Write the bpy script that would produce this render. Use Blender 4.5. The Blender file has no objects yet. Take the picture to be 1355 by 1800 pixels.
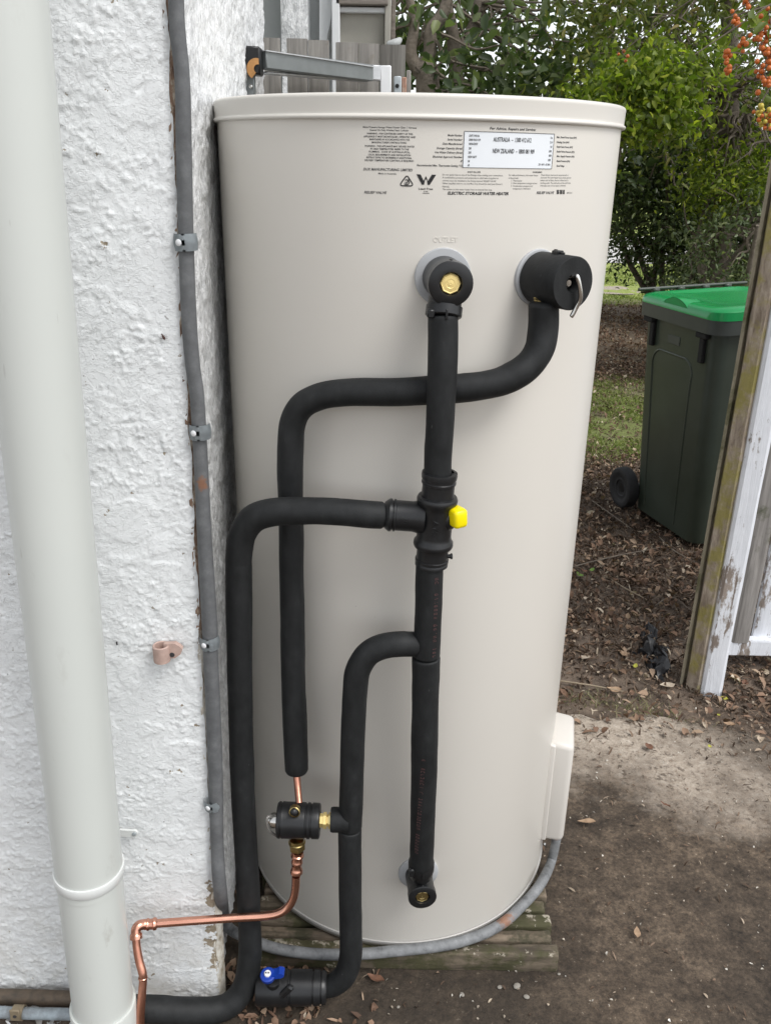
import bpy, bmesh, math, random
import numpy as np
from mathutils import Vector, Matrix
R_ = math.radians
S = bpy.context.scene
COL = S.collection
rng = np.random.default_rng(7)
random.seed(7)

# ------------------------------------------------------------------ camera, sky, sun, exposure
CAM_H, PITCH, ROLL, FPX = 1.3614, 0.3901, 0.0189, 1512.75
cam_d = bpy.data.cameras.new('camera'); cam = bpy.data.objects.new('camera', cam_d); COL.objects.link(cam)
cam_d.sensor_fit = 'VERTICAL'; cam_d.sensor_height = 24.0; cam_d.lens = FPX/1800*24.0
cam_d.clip_start = 0.05; cam_d.clip_end = 600
_f = Vector((0, math.cos(PITCH), -math.sin(PITCH))); _u = Vector((0, math.sin(PITCH), math.cos(PITCH))); _r = Vector((1, 0, 0))
_r2 = _r*math.cos(ROLL) + _u*math.sin(ROLL)*1.0
_u2 = -_r*math.sin(ROLL) + _u*math.cos(ROLL)
cam.matrix_world = Matrix((( _r2.x,_u2.x,-_f.x,0),(_r2.y,_u2.y,-_f.y,0),(_r2.z,_u2.z,-_f.z,CAM_H),(0,0,0,1)))
S.camera = cam

SUN_EL, SUN_AZ = R_(56), R_(128)          # azimuth clockwise from +Y
world = bpy.data.worlds.new('World'); S.world = world; world.use_nodes = True
wn = world.node_tree.nodes; wl = world.node_tree.links; wn.clear()
wo = wn.new('ShaderNodeOutputWorld'); bg = wn.new('ShaderNodeBackground'); sky = wn.new('ShaderNodeTexSky'); hs = wn.new('ShaderNodeHueSaturation')
sky.sky_type = 'NISHITA'; sky.sun_disc = False; sky.sun_elevation = SUN_EL; sky.sun_rotation = SUN_AZ
sky.air_density = 1.0; sky.dust_density = 1.2; sky.ozone_density = 1.0
hs.inputs['Saturation'].default_value = 0.17
bg.inputs['Strength'].default_value = 0.15
wl.new(sky.outputs[0], hs.inputs['Color']); wl.new(hs.outputs[0], bg.inputs['Color']); wl.new(bg.outputs[0], wo.inputs['Surface'])
sun_d = bpy.data.lights.new('sun', 'SUN'); sun = bpy.data.objects.new('sun', sun_d); COL.objects.link(sun)
sun_d.energy = 1.3; sun_d.angle = R_(28); sun_d.color = (1.0, 0.98, 0.95)
_sd = Vector((math.sin(SUN_AZ)*math.cos(SUN_EL), math.cos(SUN_AZ)*math.cos(SUN_EL), math.sin(SUN_EL)))
sun.rotation_euler = _sd.to_track_quat('Z', 'Y').to_euler()
S.view_settings.view_transform = 'Standard'; S.view_settings.look = 'None'
S.view_settings.exposure = 0.68; S.view_settings.gamma = 1.0; S.view_settings.use_curve_mapping = False

# ------------------------------------------------------------------ measuring helpers (photo pixel -> point in the place)
def ray(x, y):
    X, Y = x-677.5, y-900.0
    c, s = math.cos(ROLL), math.sin(ROLL)
    a, b = (c*X+s*Y)/FPX, (-s*X+c*Y)/FPX
    return Vector((a, math.cos(PITCH)-b*math.sin(PITCH), -math.sin(PITCH)-b*math.cos(PITCH)))
EYE = Vector((0, 0, CAM_H))
def at_y(x, y, Y): d = ray(x, y); return EYE + d*(Y/d.y)
def at_z(x, y, Z): d = ray(x, y); return EYE + d*((Z-CAM_H)/d.z)
def mpp(P):                                  # metres per photo pixel at P
    return ((P-EYE).dot(_f))/FPX
TX, TY, TR = 0.0382, 1.4337, 0.300            # heater axis and radius
def at_cyl(x, y, rad=TR):
    d = ray(x, y); ox, oy = -TX, -TY
    a = d.x*d.x+d.y*d.y; b = 2*(d.x*ox+d.y*oy); c = ox*ox+oy*oy-rad*rad
    t = (-b-math.sqrt(max(b*b-4*a*c, 0)))/(2*a); P = EYE+d*t
    return math.atan2(P.x-TX, -(P.y-TY)), P.z
def on_cyl(th, z, rad=TR): return Vector((TX+rad*math.sin(th), TY-rad*math.cos(th), z))
def cyl_n(th): return Vector((math.sin(th), -math.cos(th), 0))

# ------------------------------------------------------------------ objects
def link(o, parent=None):
    COL.objects.link(o)
    if parent: o.parent = parent; o.matrix_parent_inverse = Matrix.Identity(4)
    return o
def tag(o, label=None, cat=None, group=None, kind=None):
    if label: o['label'] = label
    if cat: o['category'] = cat
    if group: o['group'] = group
    if kind: o['kind'] = kind
    return o
def thing(name, label, cat, loc=(0,0,0), group=None, rot=(0,0,0)):
    o = bpy.data.objects.new(name, None); o.location = loc; o.rotation_euler = rot; o.empty_display_size = 0.1
    link(o); return tag(o, label, cat, group)
def obj(name, bm, mat, parent=None, smooth=35, local=True, label=None):
    """one mesh object; bm is in world coordinates, moved into the parent's frame"""
    bmesh.ops.recalc_face_normals(bm, faces=bm.faces)
    me = bpy.data.meshes.new(name); 
    if parent is not None and local:
        M = Matrix.LocRotScale(parent_world(parent).to_translation(), parent_world(parent).to_quaternion(), None).inverted()
        bm.transform(M)
    bm.to_mesh(me); bm.free()
    for m in (mat if isinstance(mat, (list, tuple)) else [mat]): me.materials.append(m)
    if smooth:
        me.polygons.foreach_set('use_smooth', [True]*len(me.polygons))
        try: me.set_sharp_from_angle(angle=R_(smooth))
        except Exception: pass
    o = bpy.data.objects.new(name, me); link(o, parent)
    if label: o['label'] = label
    return o
def parent_world(o):
    M = Matrix.LocRotScale(o.location, o.rotation_euler, o.scale)
    return parent_world(o.parent) @ M if o.parent else M
def obj_np(name, V, F, mat, parent=None, smooth=False, mats=None):
    me = bpy.data.meshes.new(name); V = np.asarray(V, np.float32); F = np.asarray(F, np.int32); k = F.shape[1]
    if parent is not None:
        Mi = np.array(parent_world(parent).inverted()); V = V@Mi[:3,:3].T.astype(np.float32)+Mi[:3,3].astype(np.float32)
    me.vertices.add(len(V)); me.vertices.foreach_set('co', V.ravel())
    me.loops.add(F.size); me.loops.foreach_set('vertex_index', F.ravel())
    me.polygons.add(len(F)); me.polygons.foreach_set('loop_start', np.arange(0, F.size, k, dtype=np.int32))
    me.polygons.foreach_set('loop_total', np.full(len(F), k, np.int32))
    if smooth: me.polygons.foreach_set('use_smooth', np.ones(len(F), bool))
    me.update(calc_edges=True); me.validate()
    me.materials.append(mat)
    o = bpy.data.objects.new(name, me); return link(o, parent)

# ------------------------------------------------------------------ shapes (added to a bmesh)
def catmull(P, n):
    P = [Vector(p) if not isinstance(p, Vector) else p for p in P]
    Q = [P[0]*2-P[1]]+P+[P[-1]*2-P[-2]]
    out = []
    for i in range(1, len(Q)-2):
        for k in range(n):
            t = k/n; a, b, c, d = Q[i-1], Q[i], Q[i+1], Q[i+2]
            out.append(0.5*((2*b)+(c-a)*t+(2*a-5*b+4*c-d)*t*t+(3*b-a-3*c+d)*t**3))
    out.append(P[-1]); return out
def tube(bm, P, rad, seg=18, cap=True, n=1, rnd=0.0, mat=0, squash=None):
    P = [Vector(p) for p in P]
    rad = [rad]*len(P) if not hasattr(rad, '__len__') else list(rad)
    if n > 1:
        RR = catmull([Vector((r, 0, 0)) for r in rad], n); P = catmull(P, n); rad = [r.x for r in RR]
    if rnd > 0:          # rounded ends
        d0 = (P[0]-P[1]).normalized(); d1 = (P[-1]-P[-2]).normalized()
        P = [P[0]]+[P[0]-d0*rnd*0.35]+[P[0]-d0*rnd]+P[1:-1]+[P[-1]-d1*rnd, P[-1]-d1*rnd*0.35, P[-1]]
        rad = [rad[0]-rnd*1.0, rad[0]-rnd*0.3, rad[0]]+rad[1:-1]+[rad[-1], rad[-1]-rnd*0.3, rad[-1]-rnd]
    rings = []; nrm = None
    for i, p in enumerate(P):
        t = (P[min(i+1, len(P)-1)]-P[max(i-1, 0)]).normalized()
        if nrm is None:
            nrm = t.orthogonal().normalized()
        nrm = (nrm-t*nrm.dot(t)).normalized(); b = t.cross(nrm)
        rings.append([bm.verts.new(p+(nrm*math.cos(2*math.pi*k/seg)+b*math.sin(2*math.pi*k/seg))*rad[i]) for k in range(seg)])
    for a, b in zip(rings[:-1], rings[1:]):
        for k in range(seg):
            f = bm.faces.new((a[k], a[(k+1)%seg], b[(k+1)%seg], b[k])); f.material_index = mat
    if cap:
        for rg in (rings[0], rings[-1]):
            f = bm.faces.new(rg); f.material_index = mat
    return bm
def lathe(bm, P, axis, prof, seg=40, cap0=False, cap1=False, mat=0):
    """prof: (distance along axis, radius)"""
    P = Vector(P); axis = Vector(axis).normalized(); n = axis.orthogonal().normalized(); b = axis.cross(n)
    rings = []
    for h, r in prof:
        if r <= 1e-6: rings.append([bm.verts.new(P+axis*h)])
        else: rings.append([bm.verts.new(P+axis*h+(n*math.cos(2*math.pi*k/seg)+b*math.sin(2*math.pi*k/seg))*r) for k in range(seg)])
    for a, c in zip(rings[:-1], rings[1:]):
        for k in range(seg):
            k2 = (k+1) % seg
            if len(a) == 1 and len(c) == 1: continue
            if len(a) == 1: f = bm.faces.new((a[0], c[k2], c[k]))
            elif len(c) == 1: f = bm.faces.new((a[k], a[k2], c[0]))
            else: f = bm.faces.new((a[k], a[k2], c[k2], c[k]))
            f.material_index = mat
    if cap0 and len(rings[0]) > 1: bm.faces.new(rings[0]).material_index = mat
    if cap1 and len(rings[-1]) > 1: bm.faces.new(rings[-1]).material_index = mat
    return bm
def box(bm, c, size, M=None, bev=0.0, seg=1, mat=0):
    g = bmesh.ops.create_cube(bm, size=1.0); vs = g['verts']
    bmesh.ops.scale(bm, vec=Vector(size), verts=vs)
    if bev > 0:
        es = list({e for v in vs for e in v.link_edges})
        r = bmesh.ops.bevel(bm, geom=es, offset=bev, segments=seg, affect='EDGES', profile=0.5)
        vs = list({v for f in r['faces'] for v in f.verts} | {v for v in vs if v.is_valid})
        # everything connected
        st = [vs[0]]; seen = {vs[0]}
        while st:
            v = st.pop()
            for e in v.link_edges:
                o = e.other_vert(v)
                if o not in seen: seen.add(o); st.append(o)
        vs = list(seen)
    if M is not None: bmesh.ops.transform(bm, matrix=M, verts=vs)
    bmesh.ops.translate(bm, vec=Vector(c), verts=vs)
    for f in {f for v in vs for f in v.link_faces}: f.material_index = mat
    return vs
def frame(x, y, z):                           # 3x3 matrix with these columns, as 4x4
    return Matrix(((x[0],y[0],z[0],0),(x[1],y[1],z[1],0),(x[2],y[2],z[2],0),(0,0,0,1)))
def prism(bm, pts, thick, M=None, mat=0):      # 2D outline (x,z) extruded along y
    a = [bm.verts.new((p[0], -thick/2, p[1])) for p in pts]; b = [bm.verts.new((p[0], thick/2, p[1])) for p in pts]
    n = len(pts); bm.faces.new(a); bm.faces.new(b[::-1])
    for i in range(n): bm.faces.new((a[i], b[i], b[(i+1)%n], a[(i+1)%n]))
    if M is not None: bmesh.ops.transform(bm, matrix=M, verts=a+b)
    return a+b
NB = bmesh.new

# ------------------------------------------------------------------ materials
def mat_new(name):
    m = bpy.data.materials.new(name); m.use_nodes = True; nt = m.node_tree
    b = nt.nodes['Principled BSDF']; return m, nt, b
def nd(nt, t, **kw):
    n = nt.nodes.new(t)
    for k, v in kw.items():
        if k in n.inputs: n.inputs[k].default_value = v
        else: setattr(n, k, v)
    return n
def noise(nt, vec, scale, detail=4, rough=.55, dist=0.0):
    n = nd(nt, 'ShaderNodeTexNoise'); n.inputs['Scale'].default_value = scale; n.inputs['Detail'].default_value = detail
    n.inputs['Roughness'].default_value = rough; n.inputs['Distortion'].default_value = dist
    nt.links.new(vec, n.inputs['Vector']); return n.outputs['Fac']
def ramp(nt, fac, stops):
    r = nd(nt, 'ShaderNodeValToRGB'); e = r.color_ramp.elements
    while len(e) < len(stops): e.new(0.5)
    for i, (p, c) in enumerate(stops):
        e[i].position = p; e[i].color = (c, c, c, 1) if not hasattr(c, '__len__') else (*c, 1)
    nt.links.new(fac, r.inputs['Fac']); return r.outputs['Color']
def mix(nt, fac, a, b, mode='MIX'):
    m = nd(nt, 'ShaderNodeMix'); m.data_type = 'RGBA'; m.blend_type = mode
    for v, i in ((fac, 0), (a, 6), (b, 7)):
        if isinstance(v, (int, float)): m.inputs[i].default_value = v
        elif isinstance(v, tuple): m.inputs[i].default_value = (*v, 1)
        else: nt.links.new(v, m.inputs[i])
    return m.outputs[2]
def math_(nt, op, a, b=0.0, clamp=False):
    m = nd(nt, 'ShaderNodeMath'); m.operation = op; m.use_clamp = clamp
    for v, i in ((a, 0), (b, 1)):
        if isinstance(v, (int, float)): m.inputs[i].default_value = v
        else: nt.links.new(v, m.inputs[i])
    return m.outputs[0]
def bump(nt, b, h, strength=.3, dist=.002):
    n = nd(nt, 'ShaderNodeBump'); n.inputs['Strength'].default_value = strength; n.inputs['Distance'].default_value = dist
    nt.links.new(h, n.inputs['Height']); nt.links.new(n.outputs[0], b.inputs['Normal'])
def coords(nt, kind='Object'):
    return nd(nt, 'ShaderNodeTexCoord').outputs[kind]
def scaled(nt, vec, s):
    m = nd(nt, 'ShaderNodeMapping'); m.inputs['Scale'].default_value = s; nt.links.new(vec, m.inputs['Vector']); return m.outputs[0]
def simple(name, col, rough=.5, metal=0.0, var=.12, vs=30, bmp=0.0, bs=400, bd=.001, spec=None, stretch=None, col2=None):
    m, nt, b = mat_new(name); v = coords(nt)
    if stretch: v = scaled(nt, v, stretch)
    f = noise(nt, v, vs, 6, .6)
    c2 = col2 or tuple(c*(1-var) for c in col); c1 = tuple(min(1, c*(1+var)) for c in col) if not col2 else col
    nt.links.new(ramp(nt, f, [(.3, c2), (.7, c1)]), b.inputs['Base Color'])
    b.inputs['Roughness'].default_value = rough; b.inputs['Metallic'].default_value = metal
    r2 = math_(nt, 'MULTIPLY_ADD', noise(nt, v, vs*3, 3), .16); nt.nodes[-1]
    ma = [n for n in nt.nodes if n.type == 'MATH'][-1]; ma.inputs[2].default_value = rough-.08; nt.links.new(r2, b.inputs['Roughness'])
    if spec is not None: b.inputs['Specular IOR Level'].default_value = spec
    if bmp: bump(nt, b, noise(nt, v, bs, 3), bmp, bd)
    return m
def world_pos(nt): return nd(nt, 'ShaderNodeNewGeometry').outputs['Position']
def sep(nt, v):
    s = nd(nt, 'ShaderNodeSeparateXYZ'); nt.links.new(v, s.inputs[0]); return s.outputs

def m_stucco():
    m, nt, b = mat_new('white_render'); v = world_pos(nt); x, y, z = sep(nt, v)
    base = mix(nt, ramp(nt, noise(nt, v, 9, 5), [(.35, 0), (.75, 1)]), (.82, .84, .845), (.77, .79, .795))
    # grime low down and spots of dirt
    low = math_(nt, 'MULTIPLY', ramp(nt, z, [(.0, 1), (.35, 0)]), ramp(nt, noise(nt, v, 22, 6, .7), [(.42, 0), (.72, 1)]))
    base = mix(nt, math_(nt, 'MULTIPLY', low, .55), base, (.42, .38, .30))
    # patches where the paint has flaked off along the corner, and pits beside the downpipe
    ex = math_(nt, 'ADD', math_(nt, 'MULTIPLY', z, -.0181), x)     # follows the leaning corner
    nearc = ramp(nt, math_(nt, 'ADD', ex, 1.0), [(.690, 0), (.732, 1)])
    zz = ramp(nt, z, [(.03, .0), (.10, 1), (.26, 1), (.33, 0)])
    chip = math_(nt, 'MULTIPLY', nearc, zz)
    n1 = noise(nt, v, 34, 5, .6)
    chip = ramp(nt, math_(nt, 'ADD', math_(nt, 'MULTIPLY', chip, .32), n1), [(.765, 0), (.78, 1)])
    px = ramp(nt, math_(nt, 'ADD', math_(nt, 'MULTIPLY', z, -.09), math_(nt, 'ADD', x, 1.0)), [(.455, 0), (.475, 1), (.52, 1), (.53, 0)])
    pit = math_(nt, 'MULTIPLY', px, ramp(nt, z, [(.03, 0), (.1, 1), (.32, .8), (.48, 0)]))
    pit = ramp(nt, math_(nt, 'ADD', math_(nt, 'MULTIPLY', pit, .30), noise(nt, v, 60, 4, .6)), [(.70, 0), (.715, 1)])
    chip = math_(nt, 'MAXIMUM', chip, pit)
    spk = ramp(nt, noise(nt, v, 75, 2, .5), [(.79, 0), (.80, 1)])
    base = mix(nt, math_(nt, 'MULTIPLY', spk, .6), base, (.12, .11, .09))
    base = mix(nt, chip, base, mix(nt, noise(nt, v, 90, 4), (.20, .16, .11), (.42, .36, .27)))
    nt.links.new(base, b.inputs['Base Color']); b.inputs['Roughness'].default_value = .55
    def terr(sc, d, lo, w): return ramp(nt, noise(nt, scaled(nt, v, (1, 1, 1.25)), sc, 6, .62, d), [(lo, 0), (lo+w, 1)])
    zone = ramp(nt, noise(nt, v, 12, 3), [(.40, .25), (.58, 1)])
    h = math_(nt, 'ADD', math_(nt, 'MULTIPLY', terr(46, .7, .505, .02), .9), math_(nt, 'MULTIPLY', terr(90, .6, .525, .03), zone))
    h = math_(nt, 'ADD', h, math_(nt, 'MULTIPLY', math_(nt, 'ADD', terr(170, .8, .54, .06), noise(nt, v, 420, 3, .6)), .45))
    h = math_(nt, 'SUBTRACT', h, math_(nt, 'MULTIPLY', chip, 1.4))
    bump(nt, b, h, .55, .0011); return m
def m_return():
    m, nt, b = mat_new('rough_grey_render'); v = world_pos(nt); x, y, z = sep(nt, v)
    f = noise(nt, scaled(nt, v, (70, 70, 44)), 1.0, 6, .7)
    f2 = noise(nt, scaled(nt, v, (230, 230, 95)), 1.0, 3, .6)
    c = ramp(nt, f, [(.34, (.56, .57, .575)), (.52, (.73, .74, .745)), (.64, (.84, .85, .85))])
    c = mix(nt, ramp(nt, f2, [(.56, 0), (.62, 1)]), c, (.86, .87, .87))
    c = mix(nt, ramp(nt, f2, [(.34, .5), (.40, 0)]), c, (.32, .325, .32))
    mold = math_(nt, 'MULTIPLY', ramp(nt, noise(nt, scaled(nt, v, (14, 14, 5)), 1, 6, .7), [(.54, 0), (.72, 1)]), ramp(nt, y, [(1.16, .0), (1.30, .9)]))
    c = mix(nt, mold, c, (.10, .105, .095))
    nt.links.new(c, b.inputs['Base Color']); b.inputs['Roughness'].default_value = .8
    bump(nt, b, math_(nt, 'ADD', f, f2), .8, .004); return m
def m_bare():
    m, nt, b = mat_new('bare_broken_edge'); v = world_pos(nt); x, y, z = sep(nt, v)
    n = noise(nt, scaled(nt, v, (1, 1, .35)), 130, 5, .65)
    br = ramp(nt, n, [(.36, (.13, .08, .055)), (.52, (.30, .20, .14)), (.66, (.62, .57, .47))])
    cr = ramp(nt, n, [(.34, (.34, .28, .20)), (.50, (.60, .56, .48)), (.66, (.74, .72, .66))])
    t = ramp(nt, math_(nt, 'ADD', z, math_(nt, 'MULTIPLY', math_(nt, 'SUBTRACT', noise(nt, v, 9, 4), .5), .9)), [(.55, 0), (.75, 1)])
    nt.links.new(mix(nt, t, cr, br), b.inputs['Base Color']); b.inputs['Roughness'].default_value = .9
    bump(nt, b, n, .9, .004); return m
def m_tank(name='beige_powder_coat', col=(.69, .66, .605)):
    m, nt, b = mat_new(name); v = world_pos(nt)
    c = mix(nt, noise(nt, v, 3.5, 3), tuple(q*.97 for q in col), tuple(min(1, q*1.03) for q in col))
    sp = ramp(nt, noise(nt, v, 85, 2), [(.80, 0), (.815, 1)])
    c = mix(nt, math_(nt, 'MULTIPLY', sp, .35), c, (.25, .23, .2))
    nt.links.new(c, b.inputs['Base Color']); b.inputs['Roughness'].default_value = .34
    b.inputs['Specular IOR Level'].default_value = .42
    bump(nt, b, noise(nt, v, 900, 2), .10, .0006); return m
def m_foam():
    m, nt, b = mat_new('black_foam'); v = world_pos(nt)
    n = noise(nt, scaled(nt, v, (1, 1, .5)), 55, 6, .65)
    c = ramp(nt, n, [(.32, (.009, .0098, .0102)), (.62, (.017, .0182, .019)), (.76, (.027, .0285, .0295))])
    sc = ramp(nt, noise(nt, scaled(nt, v, (1, 1, .35)), 160, 3), [(.74, 0), (.78, 1)])
    c = mix(nt, math_(nt, 'MULTIPLY', sc, .5), c, (.10, .10, .10))
    nt.links.new(c, b.inputs['Base Color']); b.inputs['Roughness'].default_value = .62
    b.inputs['Specular IOR Level'].default_value = .30
    bump(nt, b, math_(nt, 'ADD', noise(nt, v, 420, 3), math_(nt, 'MULTIPLY', noise(nt, v, 30, 2), 1.5)), .22, .0012); return m
def m_conduit():
    m, nt, b = mat_new('weathered_grey_conduit'); v = world_pos(nt); x, y, z = sep(nt, v)
    n = noise(nt, v, 38, 7, .72)
    c = mix(nt, ramp(nt, z, [(.06, 1), (.16, 0)]), ramp(nt, n, [(.30, (.095, .098, .102)), (.5, (.125, .129, .133)), (.68, (.165, .17, .175))]), ramp(nt, n, [(.36, (.10, .104, .108)), (.45, (.17, .175, .18)), (.58, (.215, .222, .228)), (.70, (.29, .295, .30))]))
    # a few rust patches with their own place on the conduit
    for (P, r) in RUST:
        d = nd(nt, 'ShaderNodeVectorMath'); d.operation = 'DISTANCE'; nt.links.new(v, d.inputs[0]); d.inputs[1].default_value = P
        q = math_(nt, 'ADD', math_(nt, 'DIVIDE', d.outputs['Value'], r), math_(nt, 'MULTIPLY', noise(nt, v, 140, 6, .75), 2.2))
        c = mix(nt, math_(nt, 'MULTIPLY', ramp(nt, math_(nt, 'MULTIPLY', q, .5), [(.70, 1), (.92, 0)]), .75), c, mix(nt, noise(nt, v, 200, 3), (.16, .07, .035), (.34, .15, .07)))
    nt.links.new(c, b.inputs['Base Color']); b.inputs['Roughness'].default_value = .58; b.inputs['Specular IOR Level'].default_value = .3
    bump(nt, b, noise(nt, v, 90, 4), .15, .001); return m
def m_leaf(name, stops, trans=.3, rough=.45, spec=.4):
    m, nt, b = mat_new(name); g = nd(nt, 'ShaderNodeNewGeometry')
    c = ramp(nt, g.outputs['Random Per Island'], stops)
    nt.links.new(c, b.inputs['Base Color']); b.inputs['Roughness'].default_value = rough; b.inputs['Specular IOR Level'].default_value = spec
    t = nd(nt, 'ShaderNodeBsdfTranslucent'); nt.links.new(mix(nt, 1.0, c, (1.0, 1.25, .55), 'MULTIPLY'), t.inputs['Color'])
    ms = nd(nt, 'ShaderNodeMixShader'); ms.inputs[0].default_value = trans
    nt.links.new(b.outputs[0], ms.inputs[1]); nt.links.new(t.outputs[0], ms.inputs[2])
    nt.links.new(ms.outputs[0], nt.nodes['Material Output'].inputs['Surface']); return m
def m_dirt():
    m, nt, b = mat_new('dark_soil'); v = world_pos(nt); x, y, z = sep(nt, v)
    n = noise(nt, v, 14, 8, .7)
    c = ramp(nt, n, [(.30, (.065, .047, .035)), (.52, (.15, .113, .085)), (.70, (.26, .20, .15))])
    spk = ramp(nt, noise(nt, v, 190, 3, .6), [(.66, 0), (.72, 1)])
    c = mix(nt, math_(nt, 'MULTIPLY', spk, .6), c, (.22, .18, .14))
    # lawn: green where grass grows (beyond the bin, and far off)
    gp = math_(nt, 'MULTIPLY', ramp(nt, math_(nt, 'MULTIPLY', y, .1), [(.39, 0), (.43, 1), (.54, 1), (.60, 0)]), 1.0)
    gf = ramp(nt, math_(nt, 'MULTIPLY', y, .05), [(.455, 0), (.47, 1)])
    g = math_(nt, 'MULTIPLY', math_(nt, 'MAXIMUM', gp, gf), ramp(nt, noise(nt, v, 2.2, 5), [(.36, 0), (.50, 1)]))
    c = mix(nt, math_(nt, 'MULTIPLY', g, .85), c, mix(nt, noise(nt, v, 40, 3), (.12, .15, .035), (.21, .25, .07)))
    c = mix(nt, math_(nt, 'MULTIPLY', gf, .9), c, mix(nt, noise(nt, v, 30, 3), (.24, .30, .06), (.36, .42, .11)))
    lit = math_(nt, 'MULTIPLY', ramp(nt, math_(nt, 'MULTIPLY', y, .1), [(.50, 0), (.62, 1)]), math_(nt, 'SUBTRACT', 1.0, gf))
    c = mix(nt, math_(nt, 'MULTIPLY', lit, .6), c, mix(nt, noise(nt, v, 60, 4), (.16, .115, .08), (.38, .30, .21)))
    nt.links.new(c, b.inputs['Base Color']); b.inputs['Roughness'].default_value = .9
    bump(nt, b, math_(nt, 'ADD', noise(nt, v, 45, 8, .7), math_(nt, 'MULTIPLY', noise(nt, v, 260, 3), .4)), .8, .012); return m
def m_concrete():
    m, nt, b = mat_new('stained_concrete'); v = world_pos(nt); x, y, z = sep(nt, v)
    n = noise(nt, v, 48, 10, .82)
    con = ramp(nt, n, [(.34, (.20, .155, .115)), (.46, (.42, .35, .28)), (.56, (.51, .435, .355)), (.68, (.70, .63, .54))])
    agg = ramp(nt, noise(nt, v, 210, 3, .6), [(.62, 0), (.70, 1)])
    con = mix(nt, math_(nt, 'MULTIPLY', agg, .55), con, (.62, .58, .52))
    dk = ramp(nt, noise(nt, v, 55, 6, .74), [(.56, 0), (.63, 1)])
    con = mix(nt, math_(nt, 'MULTIPLY', dk, .8), con, (.10, .078, .06))
    dn = noise(nt, v, 17, 10, .74)
    dirt = ramp(nt, dn, [(.32, (.036, .025, .016)), (.50, (.092, .067, .046)), (.68, (.175, .130, .090))])
    fleck = ramp(nt, noise(nt, v, 120, 2, .5), [(.715, 0), (.73, 1)])
    dirt = mix(nt, math_(nt, 'MULTIPLY', fleck, .35), dirt, (.36, .31, .24))
    # the clean band of concrete runs from the far edge beside the heater towards the lower right
    u = math_(nt, 'ADD', math_(nt, 'MULTIPLY', x, .42), math_(nt, 'MULTIPLY', y, 1.0))    # across the band
    w = math_(nt, 'ADD', u, math_(nt, 'MULTIPLY', math_(nt, 'SUBTRACT', noise(nt, v, 5, 6, .62), .5), .55))
    clean = ramp(nt, math_(nt, 'MULTIPLY', w, .4), [(.720, 0), (.800, 1), (.880, 1), (.930, .35)])
    rt = math_(nt, 'ADD', math_(nt, 'MULTIPLY', math_(nt, 'SUBTRACT', noise(nt, v, 7, 6, .6), .5), .5), math_(nt, 'ADD', x, math_(nt, 'MULTIPLY', y, .35)))
    clean = math_(nt, 'MULTIPLY', clean, ramp(nt, math_(nt, 'MULTIPLY', rt, .5), [(.66, 1), (.80, .25)]))
    sp = ramp(nt, noise(nt, v, 42, 4, .6), [(.60, 1), (.66, .0)])
    clean = math_(nt, 'MULTIPLY', clean, math_(nt, 'MULTIPLY_ADD', sp, .75)); [q for q in nt.nodes if q.type == 'MATH' and q.operation == 'MULTIPLY_ADD'][-1].inputs[2].default_value = .25
    fine = ramp(nt, noise(nt, v, 120, 7, .8), [(.36, .45), (.64, 1.6)])
    dirt = mix(nt, 1.0, dirt, fine, 'MULTIPLY')
    big = ramp(nt, noise(nt, v, 3.2, 5, .6), [(.34, .62), (.66, 1.25)])
    dirt = mix(nt, 1.0, dirt, big, 'MULTIPLY')
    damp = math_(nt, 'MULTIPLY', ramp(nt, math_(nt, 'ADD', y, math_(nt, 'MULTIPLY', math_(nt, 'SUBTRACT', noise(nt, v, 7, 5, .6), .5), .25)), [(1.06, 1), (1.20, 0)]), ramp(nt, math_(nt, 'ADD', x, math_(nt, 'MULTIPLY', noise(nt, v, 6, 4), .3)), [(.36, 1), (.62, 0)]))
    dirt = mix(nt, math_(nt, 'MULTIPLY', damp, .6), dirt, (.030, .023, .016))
    c = mix(nt, clean, dirt, con)
    nt.links.new(c, b.inputs['Base Color']); b.inputs['Roughness'].default_value = .85
    bump(nt, b, math_(nt, 'ADD', n, math_(nt, 'MULTIPLY', noise(nt, v, 140, 5, .7), .8)), .9, .006); return m
def m_wood(name, dark, light, sc=(60, 60, 4), moss=0.0, mcol=(.10, .11, .02), white=0.0, bmp=.6, mscale=7, pale=0):
    m, nt, b = mat_new(name); v = coords(nt)
    n = noise(nt, scaled(nt, v, sc), 1.0, 8, .65, .4)
    c = ramp(nt, n, [(.28, dark), (.70, light)])
    if moss:
        f = ramp(nt, noise(nt, v, mscale, 6, .65), [(.62-moss*.3, 0), (.72-moss*.3, 1)])
        c = mix(nt, math_(nt, 'MULTIPLY', f, .85), c, mix(nt, noise(nt, v, 90, 3), tuple(q*.6 for q in mcol), mcol))
    if pale:
        zz_ = sep(nt, v)[2]; f = ramp(nt, math_(nt, 'ADD', noise(nt, v, 26, 7, .74), math_(nt, 'MULTIPLY', ramp(nt, zz_, [(.034, 0), (.043, 1)]), .07)), [(.615, 0), (.645, 1)])
        c = mix(nt, math_(nt, 'MULTIPLY', f, .8), c, (.40, .36, .29))
    if white:
        f = ramp(nt, noise(nt, scaled(nt, v, (14, 14, 5)), 1, 8, .7), [(.62-white*.35, 1-0), (.66-white*.35, 0)])
        f = ramp(nt, math_(nt, 'ADD', math_(nt, 'MULTIPLY', n, .35), noise(nt, scaled(nt, v, (11, 11, 4)), 1, 8, .7)), [(.86-white*.45, 0), (.90-white*.45, 1)])
        c = mix(nt, f, c, mix(nt, noise(nt, v, 25, 4), (.62, .64, .68), (.76, .78, .82)))
    nt.links.new(c, b.inputs['Base Color']); b.inputs['Roughness'].default_value = .85
    bump(nt, b, n, bmp, .003); return m
RUST = []
MAT = {}

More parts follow.
